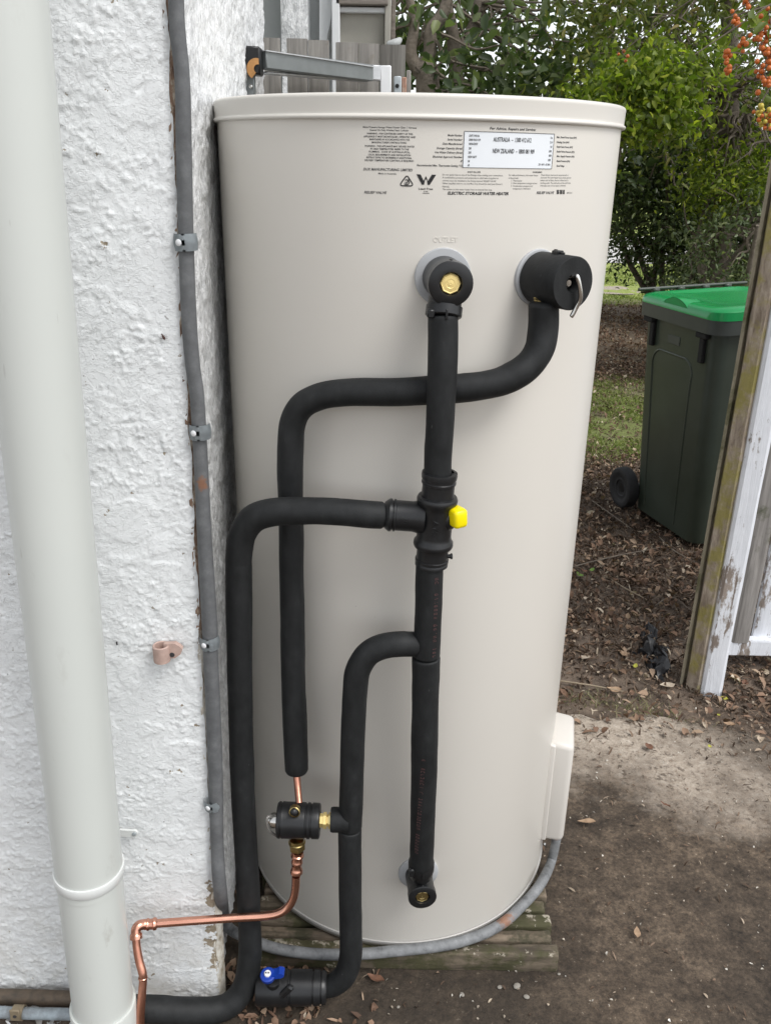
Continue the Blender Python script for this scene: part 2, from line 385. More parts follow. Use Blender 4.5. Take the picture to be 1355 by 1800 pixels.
# ------------------------------------------------------------------ value noise for real relief
def _hash(ix, iy, seed):
    h = (ix*374761393+iy*668265263+seed*974711) & 0x7fffffff
    h = ((h ^ (h >> 13))*1274126177) & 0x7fffffff
    return ((h ^ (h >> 16)) & 0xffff)/65535.0
def vnoise(x, y, seed=0):
    ix = np.floor(x).astype(np.int64); iy = np.floor(y).astype(np.int64); fx = x-ix; fy = y-iy
    fx = fx*fx*fx*(fx*(fx*6-15)+10); fy = fy*fy*fy*(fy*(fy*6-15)+10)
    a = _hash(ix, iy, seed); b = _hash(ix+1, iy, seed); c = _hash(ix, iy+1, seed); d = _hash(ix+1, iy+1, seed)
    return (a*(1-fx)+b*fx)*(1-fy)+(c*(1-fx)+d*fx)*fy
def fbm(x, y, seed=0, o=4, g=.5):
    s = 0; a = 1; t = 0
    for k in range(o):
        s = s+a*vnoise(x*2**k+k*17.3, y*2**k-k*9.1, seed+k); t += a; a *= g
    return s/t
def sst(a, b, x):
    t = np.clip((x-a)/(b-a), 0, 1); return t*t*(3-2*t)

# ------------------------------------------------------------------ ground
MAT['dirt'] = m_dirt(); MAT['concrete'] = m_concrete()
def ground_z(X, Y):
    """gentle unevenness; lower close to the wall, flat under the path"""
    X = np.asarray(X, float); Y = np.asarray(Y, float)
    far = sst(1.85, 2.3, Y+np.maximum(0, X-.7)*.4)*sst(-.2, .2, X+.0*Y)
    far = np.maximum(far, sst(2.2, 2.6, Y))
    bumps = (fbm(X*3.1, Y*3.1, 3, 4)-.5)*.07+(fbm(X*19, Y*19, 9, 3)-.5)*.018
    return far*(bumps+.006)-.002-.012*(1-far)
nx, ny = 170, 210
gx = np.linspace(-1.2, 5.2, nx); gy = np.concatenate([np.linspace(-.6, 4.2, 150), np.linspace(4.26, 11, ny-150)])
GX, GY = np.meshgrid(gx, gy); GZ = ground_z(GX, GY)
edge = np.minimum.reduce([GX+1.2, 5.2-GX, 11-GY, GY+.6]); GZ = GZ*np.clip(edge/.3, 0, 1)
V = np.stack([GX, GY, GZ], -1).reshape(-1, 3)
I = np.arange(nx*ny).reshape(ny, nx)
F = np.stack([I[:-1, :-1], I[:-1, 1:], I[1:, 1:], I[1:, :-1]], -1).reshape(-1, 4)
# wide apron out to the horizon, joined to the fine patch's border
b = len(V); V = np.vstack([V, [[-300, -300, 0], [300, -300, 0], [300, 300, 0], [-300, 300, 0], [-1.2, -.6, 0], [5.2, -.6, 0], [5.2, 11, 0], [-1.2, 11, 0]]])
F = np.vstack([F, [[b, b+1, b+5, b+4], [b+1, b+2, b+6, b+5], [b+2, b+3, b+7, b+6], [b+3, b, b+4, b+7]]])
g = obj_np('ground', V, F, MAT['dirt'], smooth=True); tag(g, kind='structure')
# concrete path: an uneven slab edge, lying on the soil
cx = np.linspace(-.30, 2.6, 120); cy = np.linspace(-1.2, 2.02, 120)
CX, CY = np.meshgrid(cx, cy)
CZ = .004+(fbm(CX*2, CY*2, 21, 3)-.5)*.008+(fbm(CX*40, CY*40, 22, 2)-.5)*.0025
out = sst(-.02, .06, CY-(1.945+.03*np.sin(CX*9)-.42*np.maximum(0, CX-.72)+(fbm(CX*12, CY*12, 5, 3)-.5)*.10))
CZ = CZ-out*.05
V = np.stack([CX, CY, CZ], -1).reshape(-1, 3); I = np.arange(14400).reshape(120, 120)
F = np.stack([I[:-1, :-1], I[:-1, 1:], I[1:, 1:], I[1:, :-1]], -1).reshape(-1, 4)
g = obj_np('concrete_path', V, F, MAT['concrete'], smooth=True); tag(g, kind='structure')

# ------------------------------------------------------------------ the rendered wall
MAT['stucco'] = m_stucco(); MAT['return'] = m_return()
MAT['bare'] = m_bare()
WY = 1.06
def corner_x(z): return -.2665+.0181*z
wall = thing('house_wall', 'white textured rendered wall end standing left of the beige water heater', 'wall', (-.27, WY, 0))
x0 = -.80; dz = .0021
zs = np.arange(-.06, 1.66, dz); nxs = 270
t = np.linspace(0, 1, nxs)
ZZ, T = np.meshgrid(zs, t, indexing='ij')
ragged = (fbm(ZZ*26, ZZ*0+3, 31, 4)-.5)*.012
XC = corner_x(ZZ)-.0065+ragged*.55
XX = x0+(XC-x0)*T
# trowelled render: flat smears with torn, crumbly edges and clusters of grains
wx = XX+(fbm(XX*30, ZZ*30, 14, 3)-.5)*.030; wz = ZZ+(fbm(XX*30+9, ZZ*30, 15, 3)-.5)*.030
q1 = fbm(wx*24, wz*30, 1, 6, .60); q2 = fbm(XX*95, ZZ*105, 2, 4, .62); q3 = fbm(XX*13, ZZ*14, 4, 3); q4 = vnoise(XX*230, ZZ*230, 16)*.6+vnoise(XX*390, ZZ*390, 17)*.4
m3 = sst(.44, .58, q3)
q5 = fbm(wx*13+3, wz*22+5, 23, 6, .58)
plate = sst(.515, .526, q1)*.55+sst(.575, .584, q1+.06*(q2-.5))*.5
lip = (np.exp(-np.clip(q5-.50, 0, 1)/.018)*(q5 > .50)+np.exp(-np.clip(q1-.515, 0, 1)/.012)*(q1 > .515)*.7)*sst(.38, .55, fbm(XX*11, ZZ*11, 8, 2))
grain = sst(.50, .62, q2)*m3*(.30+1.0*sst(.42, .62, q4))
H_ = (plate*.55+grain*.55+lip*.65+(q4-.5)*.20*(.4+m3)+(fbm(XX*4, ZZ*4, 25, 2)-.5)*1.2)*.0019
H_ -= sst(.010, 0, XC-XX)*.003                      # the arris is knocked off
YY = WY-H_
V = np.stack([XX, YY, ZZ], -1).reshape(-1, 3); I = np.arange(V.shape[0]).reshape(len(zs), nxs)
F = np.stack([I[:-1, :-1], I[:-1, 1:], I[1:, 1:], I[1:, :-1]], -1).reshape(-1, 4)
obj_np('front_render', V, F, MAT['stucco'], wall, smooth=True)
bm = NB()                                            # rest of the wall body
def quad(bm, *p, mat=0):
    f = bm.faces.new([bm.verts.new(Vector(q)) for q in p]); f.material_index = mat; return f
quad(bm, (-4, WY, -.1), (x0, WY, -.1), (x0, WY, 2.7), (-4, WY, 2.7))
quad(bm, (x0, WY, 1.657), (corner_x(1.657)-.006, WY, 1.657), (corner_x(2.7)-.006, WY, 2.7), (x0, WY, 2.7))
quad(bm, (-4, WY, 2.7), (corner_x(2.7), WY, 2.7), (-.31, 2.2, 2.7), (-4, 2.2, 2.7))
quad(bm, (-4, 2.2, -.1), (-.345, 2.2, -.1), (-.30, 2.2, 2.7), (-4, 2.2, 2.7))
obj('wall_body', bm, MAT['stucco'], wall, smooth=0)
# broken edge of the render (a strip of bare brown backing), set back behind the arris
zs2 = np.arange(-.06, 1.80, .006); w = 5
ZZ, T = np.meshgrid(zs2, np.linspace(0, 1, w), indexing='ij')
rg = (fbm(ZZ*45, T*0+1.5, 44, 4)-.5)
XX = corner_x(ZZ)-.0115+T*.0135+rg*.004*np.sin(T*3.14)
YY = WY+.0022+T**2*.014+(fbm(ZZ*90, T*4, 47, 4)-.5)*.006
V = np.stack([XX+.0006, YY, ZZ], -1).reshape(-1, 3); I = np.arange(V.shape[0]).reshape(len(zs2), w)
F = np.stack([I[:-1, :-1], I[:-1, 1:], I[1:, 1:], I[1:, :-1]], -1).reshape(-1, 4)
obj_np('broken_edge', V, F, MAT['bare'], wall, smooth=True)
# rough return face running back past the heater
def return_x(z, y): return corner_x(z)-.0105-.046*(y-1.08)/1.1
zs3 = np.arange(-.06, 2.1, .0055); ys = np.linspace(1.076, 2.2, 220)
ZZ, Yg = np.meshgrid(zs3, ys, indexing='ij')
rr = (fbm(Yg*30, ZZ*26, 61, 4, .6)-.5)*.006+(fbm(Yg*110, ZZ*70, 63, 2, .6)-.5)*.008
V = np.stack([return_x(ZZ, Yg)+rr, Yg, ZZ], -1).reshape(-1, 3); I = np.arange(V.shape[0]).reshape(len(zs3), 220)
F = np.stack([I[:-1, :-1], I[:-1, 1:], I[1:, 1:], I[1:, :-1]], -1).reshape(-1, 4)
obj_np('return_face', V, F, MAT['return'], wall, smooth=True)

# ------------------------------------------------------------------ common materials
MAT['pvc'] = simple('cream_pvc', (.585, .608, .58), .32, var=.03, vs=5)
def m_pvc():
    m, nt, b = mat_new('grubby_cream_pvc'); v = world_pos(nt); x, y, z = sep(nt, v)
    c = mix(nt, noise(nt, v, 5, 4), (.565, .588, .56), (.61, .632, .60))
    f = math_(nt, 'MULTIPLY', ramp(nt, noise(nt, scaled(nt, v, (1, 1, .4)), 26, 7, .72), [(.60, 0), (.76, 1)]), ramp(nt, z, [(.0, .7), (.55, .25), (1.2, .10)]))
    c = mix(nt, f, c, (.27, .25, .21))
    sc = ramp(nt, noise(nt, scaled(nt, v, (1, 1, .12)), 150, 2, .5), [(.74, 0), (.765, 1)])
    c = mix(nt, math_(nt, 'MULTIPLY', sc, .22), c, (.30, .29, .26))
    nt.links.new(c, b.inputs['Base Color']); b.inputs['Roughness'].default_value = .36
    bump(nt, b, noise(nt, v, 14, 3), .05, .004); return m
MAT['pvc'] = m_pvc()
MAT['pvc2'] = simple('pale_pvc', (.66, .675, .66), .3, var=.03, vs=8)
MAT['tank'] = m_tank(); MAT['tankcap'] = m_tank('beige_cap_coat', (.665, .64, .59)); MAT['cover'] = m_tank('beige_plastic_cover', (.62, .59, .545))
MAT['foam'] = m_foam()
MAT['black'] = simple('black_plastic', (.011, .0115, .0125), .36, var=.2, vs=60, bmp=.12, bs=500, bd=.0006, spec=.45)
MAT['rubber'] = simple('black_rubber', (.014, .014, .015), .7, var=.2, vs=60)
MAT['brass'] = simple('brass', (.92, .72, .30), .36, .40, var=.10, vs=60, bmp=.08, bs=300, bd=.0005)
MAT['oldbrass'] = simple('dull_brass', (.46, .36, .16), .35, 1.0, var=.25, vs=60)
MAT['copper'] = simple('copper', (.78, .42, .31), .25, 1.0, var=.10, vs=18, col2=(.64, .31, .22))
MAT['copperdull'] = simple('dull_copper', (.56, .27, .19), .38, 1.0, var=.2, vs=45)
MAT['steel'] = simple('bright_steel', (.62, .61, .58), .22, 1.0, var=.08, vs=60)
MAT['galv'] = simple('galvanised_steel', (.40, .44, .46), .42, .25, var=.15, vs=50)
MAT['flange'] = simple('grey_flange', (.40, .41, .42), .5, var=.04)
MAT['yellow'] = simple('yellow_plastic', (.90, .74, .0), .35, var=.03)
MAT['blue'] = simple('blue_plastic', (.005, .038, .30), .35, var=.08)
MAT['whiteplastic'] = simple('white_plastic', (.75, .76, .77), .4, var=.03)
MAT['ink'] = simple('dark_print', (.035, .035, .038), .5, var=.05)
MAT['blackink'] = simple('black_print', (.012, .012, .013), .45, var=.05)
MAT['sticker'] = simple('white_sticker', (.78, .81, .84), .35, var=.02)
MAT['redink'] = simple('faded_red_print', (.085, .040, .040), .6, var=.25, vs=120)
MAT['wire'] = simple('clear_tube', (.30, .29, .27), .2, .4, var=.2)

# ------------------------------------------------------------------ water heater
heater = thing('water_heater', 'tall beige cylindrical electric storage water heater in front of the white wall', 'water heater', (TX, TY, .045))
SEAM, TOP = .060, 1.4344
bm = lathe(NB(), (TX, TY, 0), (0, 0, 1), [(.0625, .2995), (.064, .3002), (1.4065, .3002), (1.4068, .297)], 128)
body = obj('body', bm, MAT['tank'], heater, 50)
bm = lathe(NB(), (TX, TY, 0), (0, 0, 1), [(.0455, 0), (.0455, .294), (.047, .2985), (.0535, .3005), (.0565, .3018), (.0595, .3022), (.0625, .3018), (.0635, .2990)], 128)
obj('base_ring', bm, simple('pale_painted_rim', (.50, .49, .47), .4, .2, var=.05), heater, 60)
ZB = at_cyl(640, 204, .307)[1]; _d = ZB-1.3835
prof = [(ZB-.0030, .3000), (ZB-.0028, .3040), (ZB-.0016, .3056), (ZB, .3061), (ZB+.0016, .3055), (ZB+.0026, .3040), (ZB+.0032, .30345), (ZB+.0038, .3033), (ZB+.006, .3033), (1.4275, .3039), (1.4288, .3040)]
for k in range(7):
    a = k/6*math.pi/2; prof.append((1.4295+.0045*math.sin(a), .2995+.0045*math.cos(a)))
prof += [(1.4342, .296), (1.4355, .27), (1.438, 0)]
bm = lathe(NB(), (TX, TY, 0), (0, 0, 1), prof, 128)
obj('top_cap', bm, MAT['tankcap'], heater, 40)
# element cover on the right-hand side
cv_th = R_(79)
def cover_shell(bm, z0, z1, wid, out, rb, base=.2975):
    n, t = cyl_n(cv_th), Vector((math.cos(cv_th), math.sin(cv_th), 0))
    C0 = Vector((TX, TY, 0))
    M = frame(t, n, (0, 0, 1))
    vs = box(bm, (0, 0, 0), (wid, out, z1-z0), None, rb, 3)
    # slope the top back slightly
    for v in vs:
        if v.co.z > (z1-z0)*.35 and v.co.y > 0: v.co.z -= .004
    bmesh.ops.transform(bm, matrix=M, verts=vs)
    bmesh.ops.translate(bm, vec=C0+n*(base+out/2)+Vector((0, 0, (z0+z1)/2)), verts=vs)
bm = NB(); cover_shell(bm, .125, .358, .108, .050, .011, .288)
cov = obj('element_cover', bm, MAT['cover'], heater, 40)
bm = NB(); cover_shell(bm, .128, .357, .116, .017, .003, .287)
obj('cover_backing', bm, MAT['cover'], cov)
cn = cyl_n(cv_th)
P = Vector((TX, TY, .118))+cn*.302-Vector((math.cos(cv_th), math.sin(cv_th), 0))*.056
obj('cover_screw', lathe(NB(), P, cn, [(0, .004), (.003, .004), (.0038, .002), (.0038, 0)], 12), MAT['steel'], heater)
# round grey flanges where the pipes enter
TH_O, TH_R, TH_I = R_(5.62), R_(31.46), R_(5.7)
Z_O, Z_R, Z_I = 1.2217, 1.2187, .2255
for th, z, r in ((TH_O, Z_O, .0365), (TH_R, Z_R, .0365), (TH_I, Z_I, .0345)):
    bm = NB(); n = cyl_n(th)
    lathe(bm, on_cyl(th, z, .2965), n, [(0, r), (.0055, r), (.0068, r-.0012), (.0085, r*.6), (.009, 0)], 48)
    obj('pipe_flange', bm, MAT['flange'], heater, 40)

# --- print on the heater: real lettering lying on the sheet metal
_txt = []
def text(parent, name, s, x0, x1, y, h=None, mat='ink', shear=0.0, bold=0.0, rad=.30045, yref=None, align=0, font_h=None):
    """s between photo columns x0..x1 with its mid height at row y (all on the heater's skin)"""
    c = bpy.data.curves.new('print', 'FONT'); c.body = s; c.shear = shear; c.offset = bold; c.resolution_u = 2; c.fill_mode = 'FRONT'
    o = bpy.data.objects.new('print', c); COL.objects.link(o)
    _txt.append((o, parent, name, x0, x1, y, h, mat, rad))
def text_flush():
    bpy.context.view_layer.update(); dg = bpy.context.evaluated_depsgraph_get()
    groups = {}
    for o, parent, name, x0, x1, y, h, mat, rad in _txt:
        me = bpy.data.meshes.new_from_object(o.evaluated_get(dg)); n = len(me.vertices)
        co = np.empty(n*3, np.float32); me.vertices.foreach_get('co', co); co = co.reshape(-1, 3)
        tris = []
        me.calc_loop_triangles()
        T = np.empty(len(me.loop_triangles)*3, np.int32); me.loop_triangles.foreach_get('vertices', T); T = T.reshape(-1, 3)
        t0, z0 = at_cyl(x0, y, rad); t1, z1 = at_cyl(x1, y, rad); zc = (z0+z1)/2
        u = (co[:, 0]-co[:, 0].min())/max(1e-6, np.ptp(co[:, 0])); kx = (t1-t0)*rad/max(1e-6, np.ptp(co[:, 0]))
        cap = .70
        hz = (h*mpp(on_cyl((t0+t1)/2, zc, rad))/cap) if h else kx
        th = t0+u*(t1-t0); z = zc+(co[:, 1]-cap/2)*hz
        P = np.stack([TX+rad*np.sin(th), TY-rad*np.cos(th), z], 1)
        k = (name, mat, len(groups))
        g = groups.setdefault(k, [[], [], 0, parent]); g[0].append(P); g[1].append(T+g[2]); g[2] += n
        bpy.data.meshes.remove(me); cu = o.data; bpy.data.objects.remove(o); bpy.data.curves.remove(cu)
    for (name, mat, pn), (P, T, n, parent) in groups.items():
        obj_np(name, np.vstack(P), np.vstack(T), MAT[mat], parent)
    _txt.clear()
def zx(v): return 620+v/3.226
def zy(v): return 200+v/3.226
def patch(name, x0, x1, y0, y1, mat, rad, parent, n=24, round_=0):
    t0, za = at_cyl(x0, y0, rad); t1, zb = at_cyl(x1, y0, rad); t0b, zc = at_cyl(x0, y1, rad)
    V = []; ztop = (za+zb)/2; 
    zbot = at_cyl((x0+x1)/2, (y0+y1)/2+(y1-y0)/2, rad)[1]
    V = [(TX+rad*math.sin(t0+(t1-t0)*i/n), TY-rad*math.cos(t0+(t1-t0)*i/n), z) for z in (zbot, ztop) for i in range(n+1)]
    F = [(i, i+1, n+2+i, n+1+i) for i in range(n)]
    return obj_np(name, V, F, MAT[mat], parent, smooth=True)
lab = patch('rating_label', zx(632), zx(1142), zy(107), zy(308), 'sticker', .3004, heater)
# thin dark outline of the sticker
bm = NB()
t0, zt = at_cyl(zx(632), zy(104), .3004); t1, _ = at_cyl(zx(1142), zy(111), .3004); zb_ = at_cyl(zx(885), zy(309), .3004)[1]; zt = at_cyl(zx(885), zy(106), .3004)[1]
for za, zb2 in ((zt-.0003, zt+.0003), (zb_-.0003, zb_+.0003)):
    vs = [[bm.verts.new(on_cyl(t0+(t1-t0)*i/24, z, .3008)) for i in range(25)] for z in (za, zb2)]
    for i in range(24): bm.faces.new((vs[0][i], vs[0][i+1], vs[1][i+1], vs[1][i]))
for ta in (t0, t1):
    quad(bm, on_cyl(ta-.0011, zb_, .3008), on_cyl(ta+.0011, zb_, .3008), on_cyl(ta+.0011, zt, .3008), on_cyl(ta-.0011, zt, .3008))
obj('label_outline', bm, MAT['ink'], lab, 0)
def tz(name, s, a, b, y, h, mat='ink', sh=.0, bold=.0, par=None, rad=.30045): text(par or heater, name, s, zx(a), zx(b), zy(y), h/3.226, mat, sh, bold, rad)
L = 'warning_print'
for s, a, b, y in (('Mains Pressure Storage Water Heater Class 1 Vitreous', 58, 362, 77), ('Enamel On Fully Welded Steel Cylinder', 98, 318, 93)):
    tz(L, s, a, b, y, 9, sh=0, bold=.014)
for s, a, b, y in (('WARNING - FOR CONTINUED SAFETY OF THIS', 80, 340, 113), ('APPLIANCE IT MUST BE INSTALLED, OPERATED AND', 62, 356, 130),
                   ('MAINTAINED IN ACCORDANCE WITH THE', 95, 322, 146), ("MANUFACTURER'S INSTRUCTIONS.", 108, 306, 163),
                   ('WARNING - THIS APPLIANCE MAY DELIVER WATER', 68, 350, 184), ('AT HIGH TEMPERATURE. REFER TO THE', 98, 318, 200),
                   ('PLUMBING - CODE OF AUSTRALIA (PCA),', 92, 325, 216), ('LOCAL REQUIREMENTS AND INSTALLATION', 88, 328, 233),
                   ('INSTRUCTIONS TO DETERMINE IF ADDITIONAL', 78, 335, 249), ('DELIVERY TEMPERATURE CONTROL IS REQUIRED', 68, 346, 265)):
    tz(L, s, a, b, y, 9, bold=.022)
tz('maker_print', 'DUX MANUFACTURING LIMITED', 60, 339, 316, 13.5, sh=.22, bold=.022)
tz('maker_print', 'Made in Australia', 145, 247, 339, 9, bold=.012)
tz('valve_print', 'RELIEF VALVE', 65, 193, 446, 13.5, sh=.22, bold=.022)
tz('valve_print', 'RELIEF VALVE', 1042, 1140, 447, 13.5, sh=.22, bold=.022)
tz('valve_print', '487(1)C', 1212, 1244, 448, 8, sh=.22)
tz('title_print', 'ELECTRIC STORAGE WATER HEATER', 537, 883, 451, 15, 'blackink', sh=.22, bold=.035)
tz('service_print', 'For Advice, Repairs and Service:', 776, 1038, 86, 13.5, sh=.22, bold=.022)
for s, a, y in (('Model Number', 538, 122), ('Serial Number', 536, 146), ('Date Manufactured', 508, 170), ('Storage Capacity (litres)', 475, 195), ('Hot Water Delivery (litres)', 465, 219),
                ('Electrical Approval Number', 453, 244), ('IP', 610, 269), ('Recommended Max. Thermostat Setting (°C)', 363, 293)):
    tz('data_heading_print', s, a, 621, y, 10.5, sh=.22, bold=.022)
for s, b, y in (('Max. Rated Power Input (kW)', 1268, 134), ('Heating Unit (kW)', 1226, 161), ('Relief Valve Power (kW)', 1246, 188), ('Relief Valve Pressure (kPa)', 1256, 215), ('Max. Supply Pressure (kPa)', 1255, 241), ('Rated Pressure (kPa)', 1230, 268), ('Rated Voltage', 1198, 295)):
    tz('data_heading_print', s, 1155 if 'M' not in s[:1] else 1155, b, y, 9.5, sh=.22, bold=.022)
for s, a, b, y, h in (('250T1W0136', 659, 718, 124, 11), ('2008192O1159', 657, 724, 147, 11), ('18/06/2020', 658, 708, 170, 11), ('250', 657, 672, 195, 11), ('250', 655, 671, 219, 11), ('NSW10677', 653, 702, 244, 11), ('34', 652, 663, 268, 11), ('60', 651, 662, 291, 11),
                   ('3.6', 1120, 1132, 136, 11), ('3.6', 1118, 1131, 161, 11), ('10', 1120, 1129, 187, 11), ('1000', 1112, 1126, 212, 11), ('800', 1111, 1125, 237, 11), ('1000', 1106, 1121, 262, 11), ('220 - 240 V - AC 50Hz', 1052, 1118, 287, 10)):
    tz('label_data', s, a, b, y, h, 'ink', par=lab, rad=.3008, bold=.02)
tz('label_phone_number', 'AUSTRALIA  –  1300 412 612', 797, 1012, 147, 23, 'blackink', bold=.012, par=lab, rad=.3008)
tz('label_phone_number', 'NEW ZEALAND  –  0800 081 909', 793, 1029, 212, 23, 'blackink', bold=.012, par=lab, rad=.3008)
tz('installer_print', 'INSTALLER', 651, 725, 330, 9, bold=.014)
for s, b, y in (('Do not apply heat to any of the fittings when making your connections.', 852, 347), ('A combination pressure and temperature relief valve (supplied or', 826, 363), ("carton) must be installed in the fitting marked 'RELIEF VALVE'", 812, 380),
                ("When installed indoors, an overflow tray should be used (see Owner's", 848, 396), ('Manual).', 548, 412), ('The outlets on this water heater have an internal heat trap.', 790, 429)):
    tz('installer_print', s, 508, b, y, 8.5)
tz('caution_print', 'WARNING', 1018, 1072, 331, 9, bold=.014)
for s, a, b, y in (('For safe performance, this water heater', 884, 1050, 348), ('is fitted with:', 883, 940, 364), ('1. Thermostat', 898, 958, 379), ('2. Over-temperature energy cut-out', 897, 1044, 393), ('3. Combination pressure and', 896, 1018, 409), ('temperature relief valve', 906, 1006, 424),
                   ('These devices must not be tampered with or', 1066, 1222, 347), ('removed. The water heater must not be operated', 1064, 1236, 362), ('unless each of these devices is fitted and in', 1063, 1220, 377), ('working order. The relief valve and the relief valve', 1062, 1234, 392), ('drain pipe must not be sealed or blocked.', 1062, 1206, 407)):
    tz('caution_print', s, a, b, y, 8.5)
tz('lead_free_print', 'Lead Free', 373, 454, 425, 11, 'blackink', bold=.018)
tz('lead_free_print', 'AS 4020', 400, 425, 440, 5, bold=.02); tz('lead_free_print', 'WMKA00000', 394, 434, 450, 5, bold=.02)
text_flush()
def on_skin(x, y, rad=.3006): th, z = at_cyl(zx(x), zy(y), rad); return on_cyl(th, z, rad)
def stroke(bm, pts, w, closed=False, rad=.3006):
    P = [on_skin(*p, rad) for p in pts]; n = len(P); m = n if closed else n
    L_, R2 = [], []
    for i, p in enumerate(P):
        a = P[(i-1) % n] if (closed or i > 0) else p; c = P[(i+1) % n] if (closed or i < n-1) else p
        t = (c-a).normalized(); nn = Vector((p.x-TX, p.y-TY, 0)).normalized(); s = t.cross(nn)*w/2
        L_.append(bm.verts.new(p+s)); R2.append(bm.verts.new(p-s))
    for i in range(n if closed else n-1):
        j = (i+1) % n; bm.faces.new((L_[i], L_[j], R2[j], R2[i]))
bm = NB()          # triangle mark with a ring and a tick
stroke(bm, [(303, 354), (311, 354), (326, 377), (339, 398), (337, 406), (330, 409), (307, 409), (279, 408), (271, 404), (271, 397), (285, 376)], .0014, True)
stroke(bm, [(305+15*math.cos(a), 388+14*math.sin(a)) for a in np.linspace(-2.2, 2.6, 16)], .0011)
stroke(bm, [(297, 386), (304, 396), (320, 370)], .0013)
obj('triangle_mark', bm, MAT['blackink'], heater, 0)
bm = NB()
def poly_skin(bm, pts): bm.faces.new([bm.verts.new(on_skin(*p)) for p in pts])
poly_skin(bm, [(361, 343), (384, 344), (402, 380), (398, 402), (392, 402)])
poly_skin(bm, [(398, 402), (402, 380), (414, 352), (426, 380), (416, 372), (410, 372), (404, 402)])
poly_skin(bm, [(424, 402), (421, 376), (426, 380), (448, 345), (472, 346), (436, 403)])
obj('water_mark', bm, MAT['blackink'], heater, 0)
bm = NB()
xs = 1156; k = 0
for wv in (3, 2, 4, 1, 2, 5, 2, 1, 3, 2, 4, 2, 1, 3, 3, 2, 4, 2):
    if k % 2 == 0 and xs < 1206: poly_skin(bm, [(xs, 431), (xs+wv, 431), (xs+wv, 455), (xs, 455)])
    xs += wv; k += 1
obj('barcode', bm, MAT['blackink'], heater, 0)
# embossed word above the outlet
def emboss_on_skin(s, x0, x1, y, h, name, matname, rad, parent, depth):
    c = bpy.data.curves.new('t', 'FONT'); c.body = s; c.extrude = depth; c.resolution_u = 2
    o = bpy.data.objects.new('t', c); COL.objects.link(o); bpy.context.view_layer.update()
    me = bpy.data.meshes.new_from_object(o.evaluated_get(bpy.context.evaluated_depsgraph_get())); bpy.data.objects.remove(o)
    t0, z0 = at_cyl(x0, y, rad); t1, z1 = at_cyl(x1, y, rad)
    xsv = [v.co.x for v in me.vertices]; a, b2 = min(xsv), max(xsv); hz = h*mpp(on_cyl((t0+t1)/2, z0, rad))/.7
    bm = NB(); bm.from_mesh(me); bpy.data.meshes.remove(me)
    for v in bm.verts: v.co = on_cyl(t0+(v.co.x-a)/(b2-a)*(t1-t0), (z0+z1)/2+(v.co.y-.35)*hz, rad+v.co.z)
    return obj(name, bm, MAT[matname], parent, 20)
emboss_on_skin('OUTLET', 761, 804, 421, 9, 'embossed_word', 'tank', .3002, heater, .00045)

# ------------------------------------------------------------------ plinth of ribbed planks under the heater
plinth = thing('heater_plinth', 'low mossy ribbed plank plinth lying under the beige water heater', 'plinth', (.05, 1.43, 0))
MAT['plank'] = m_wood('mossy_plank', (.048, .038, .026), (.20, .16, .115), (10, 60, 60), moss=.62, mcol=(.062, .062, .022), bmp=.9, mscale=14, pale=1)
MAT['plank2'] = m_wood('bare_plank', (.060, .046, .033), (.25, .195, .14), (10, 60, 60), moss=.45, mcol=(.046, .045, .022), bmp=.7, mscale=12)
y = 1.122; k = 0
while y < 1.78:
    w = .0345+rng.uniform(-.002, .002); bm = NB(); xr = .322-.0*(y-1.1)+rng.uniform(-.006, .006); xl = -.225+rng.uniform(-.008, .006)
    top = .044 if k == 0 else .0405+rng.uniform(-.0015, .0015)
    vs = box(bm, ((xl+xr)/2, y+w/2, top/2+.001), (xr-xl, w-.0085, top), None, .0045, 2)
    bmesh.ops.subdivide_edges(bm, edges=[e for e in bm.edges if abs((e.verts[0].co-e.verts[1].co).x) > .3], cuts=40)
    for v in bm.verts:
        q = fbm(np.array([v.co.x*30]), np.array([v.co.y*60+k*7]), 77, 3)[0]-.5
        v.co.z += q*.009*(v.co.z > .02); v.co.y += (fbm(np.array([v.co.x*24]), np.array([k*3.3+v.co.z*60]), 78, 3)[0]-.5)*.005
    obj('plank', bm, MAT['plank'] if (k % 3 != 1) else MAT['plank2'], plinth, 50); y += w; k += 1
bm = NB(); box(bm, (.05, 1.45, .0125), (.525, .63, .022)); obj('bearer', bm, MAT['plank'], plinth)

# ------------------------------------------------------------------ grey conduit
RUST[:] = [(tuple(at_y(356, 852, 1.047)), .015), (tuple(at_z(889, 1617, .068)), .026), (tuple(at_y(981, 1463, 1.358)), .024)]
MAT['conduit'] = m_conduit()
conduit = thing('conduit', 'weathered flat grey conduit clipped to the wall corner and curling round the heater base', 'conduit', (-.23, 1.08, 0))
pts = []; rads = []
CY_ = 1.057
for (x, yy, w) in ((310, -140, 28), (310, 0, 28), (313, 60, 28), (321, 142, 27), (324, 283, 28), (327.5, 425, 27), (333, 567, 27), (340, 650, 26), (347, 700, 25.5), (354.5, 833, 25), (361, 967, 26), (369, 1100, 27.5), (370, 1139, 26), (376, 1272, 26), (380, 1383, 25), (382, 1486, 23), (388, 1570, 24)):
    P = at_y(x, yy, CY_); pts.append(P); rads.append(w*mpp(P)/2)
for (x, yy, z) in ((399, 1626, .062), (429, 1646, .058), (477, 1665, .056), (526, 1674, .056), (575, 1678, .056), (640, 1676.5, .0565), (689, 1672, .057), (748, 1666, .058), (800, 1657.5, .059), (850, 1641, .060), (887, 1620, .061), (913, 1596, .063), (941, 1566, .069), (957, 1541, .080)):
    pts.append(at_z(x, yy, z)); rads.append(.0097)
for (x, yy, Y) in ((968, 1516, 1.352), (974.5, 1490, 1.36), (979, 1466, 1.366), (981.5, 1440, 1.37)):
    pts.append(at_y(x, yy, Y)); rads.append(.0092)
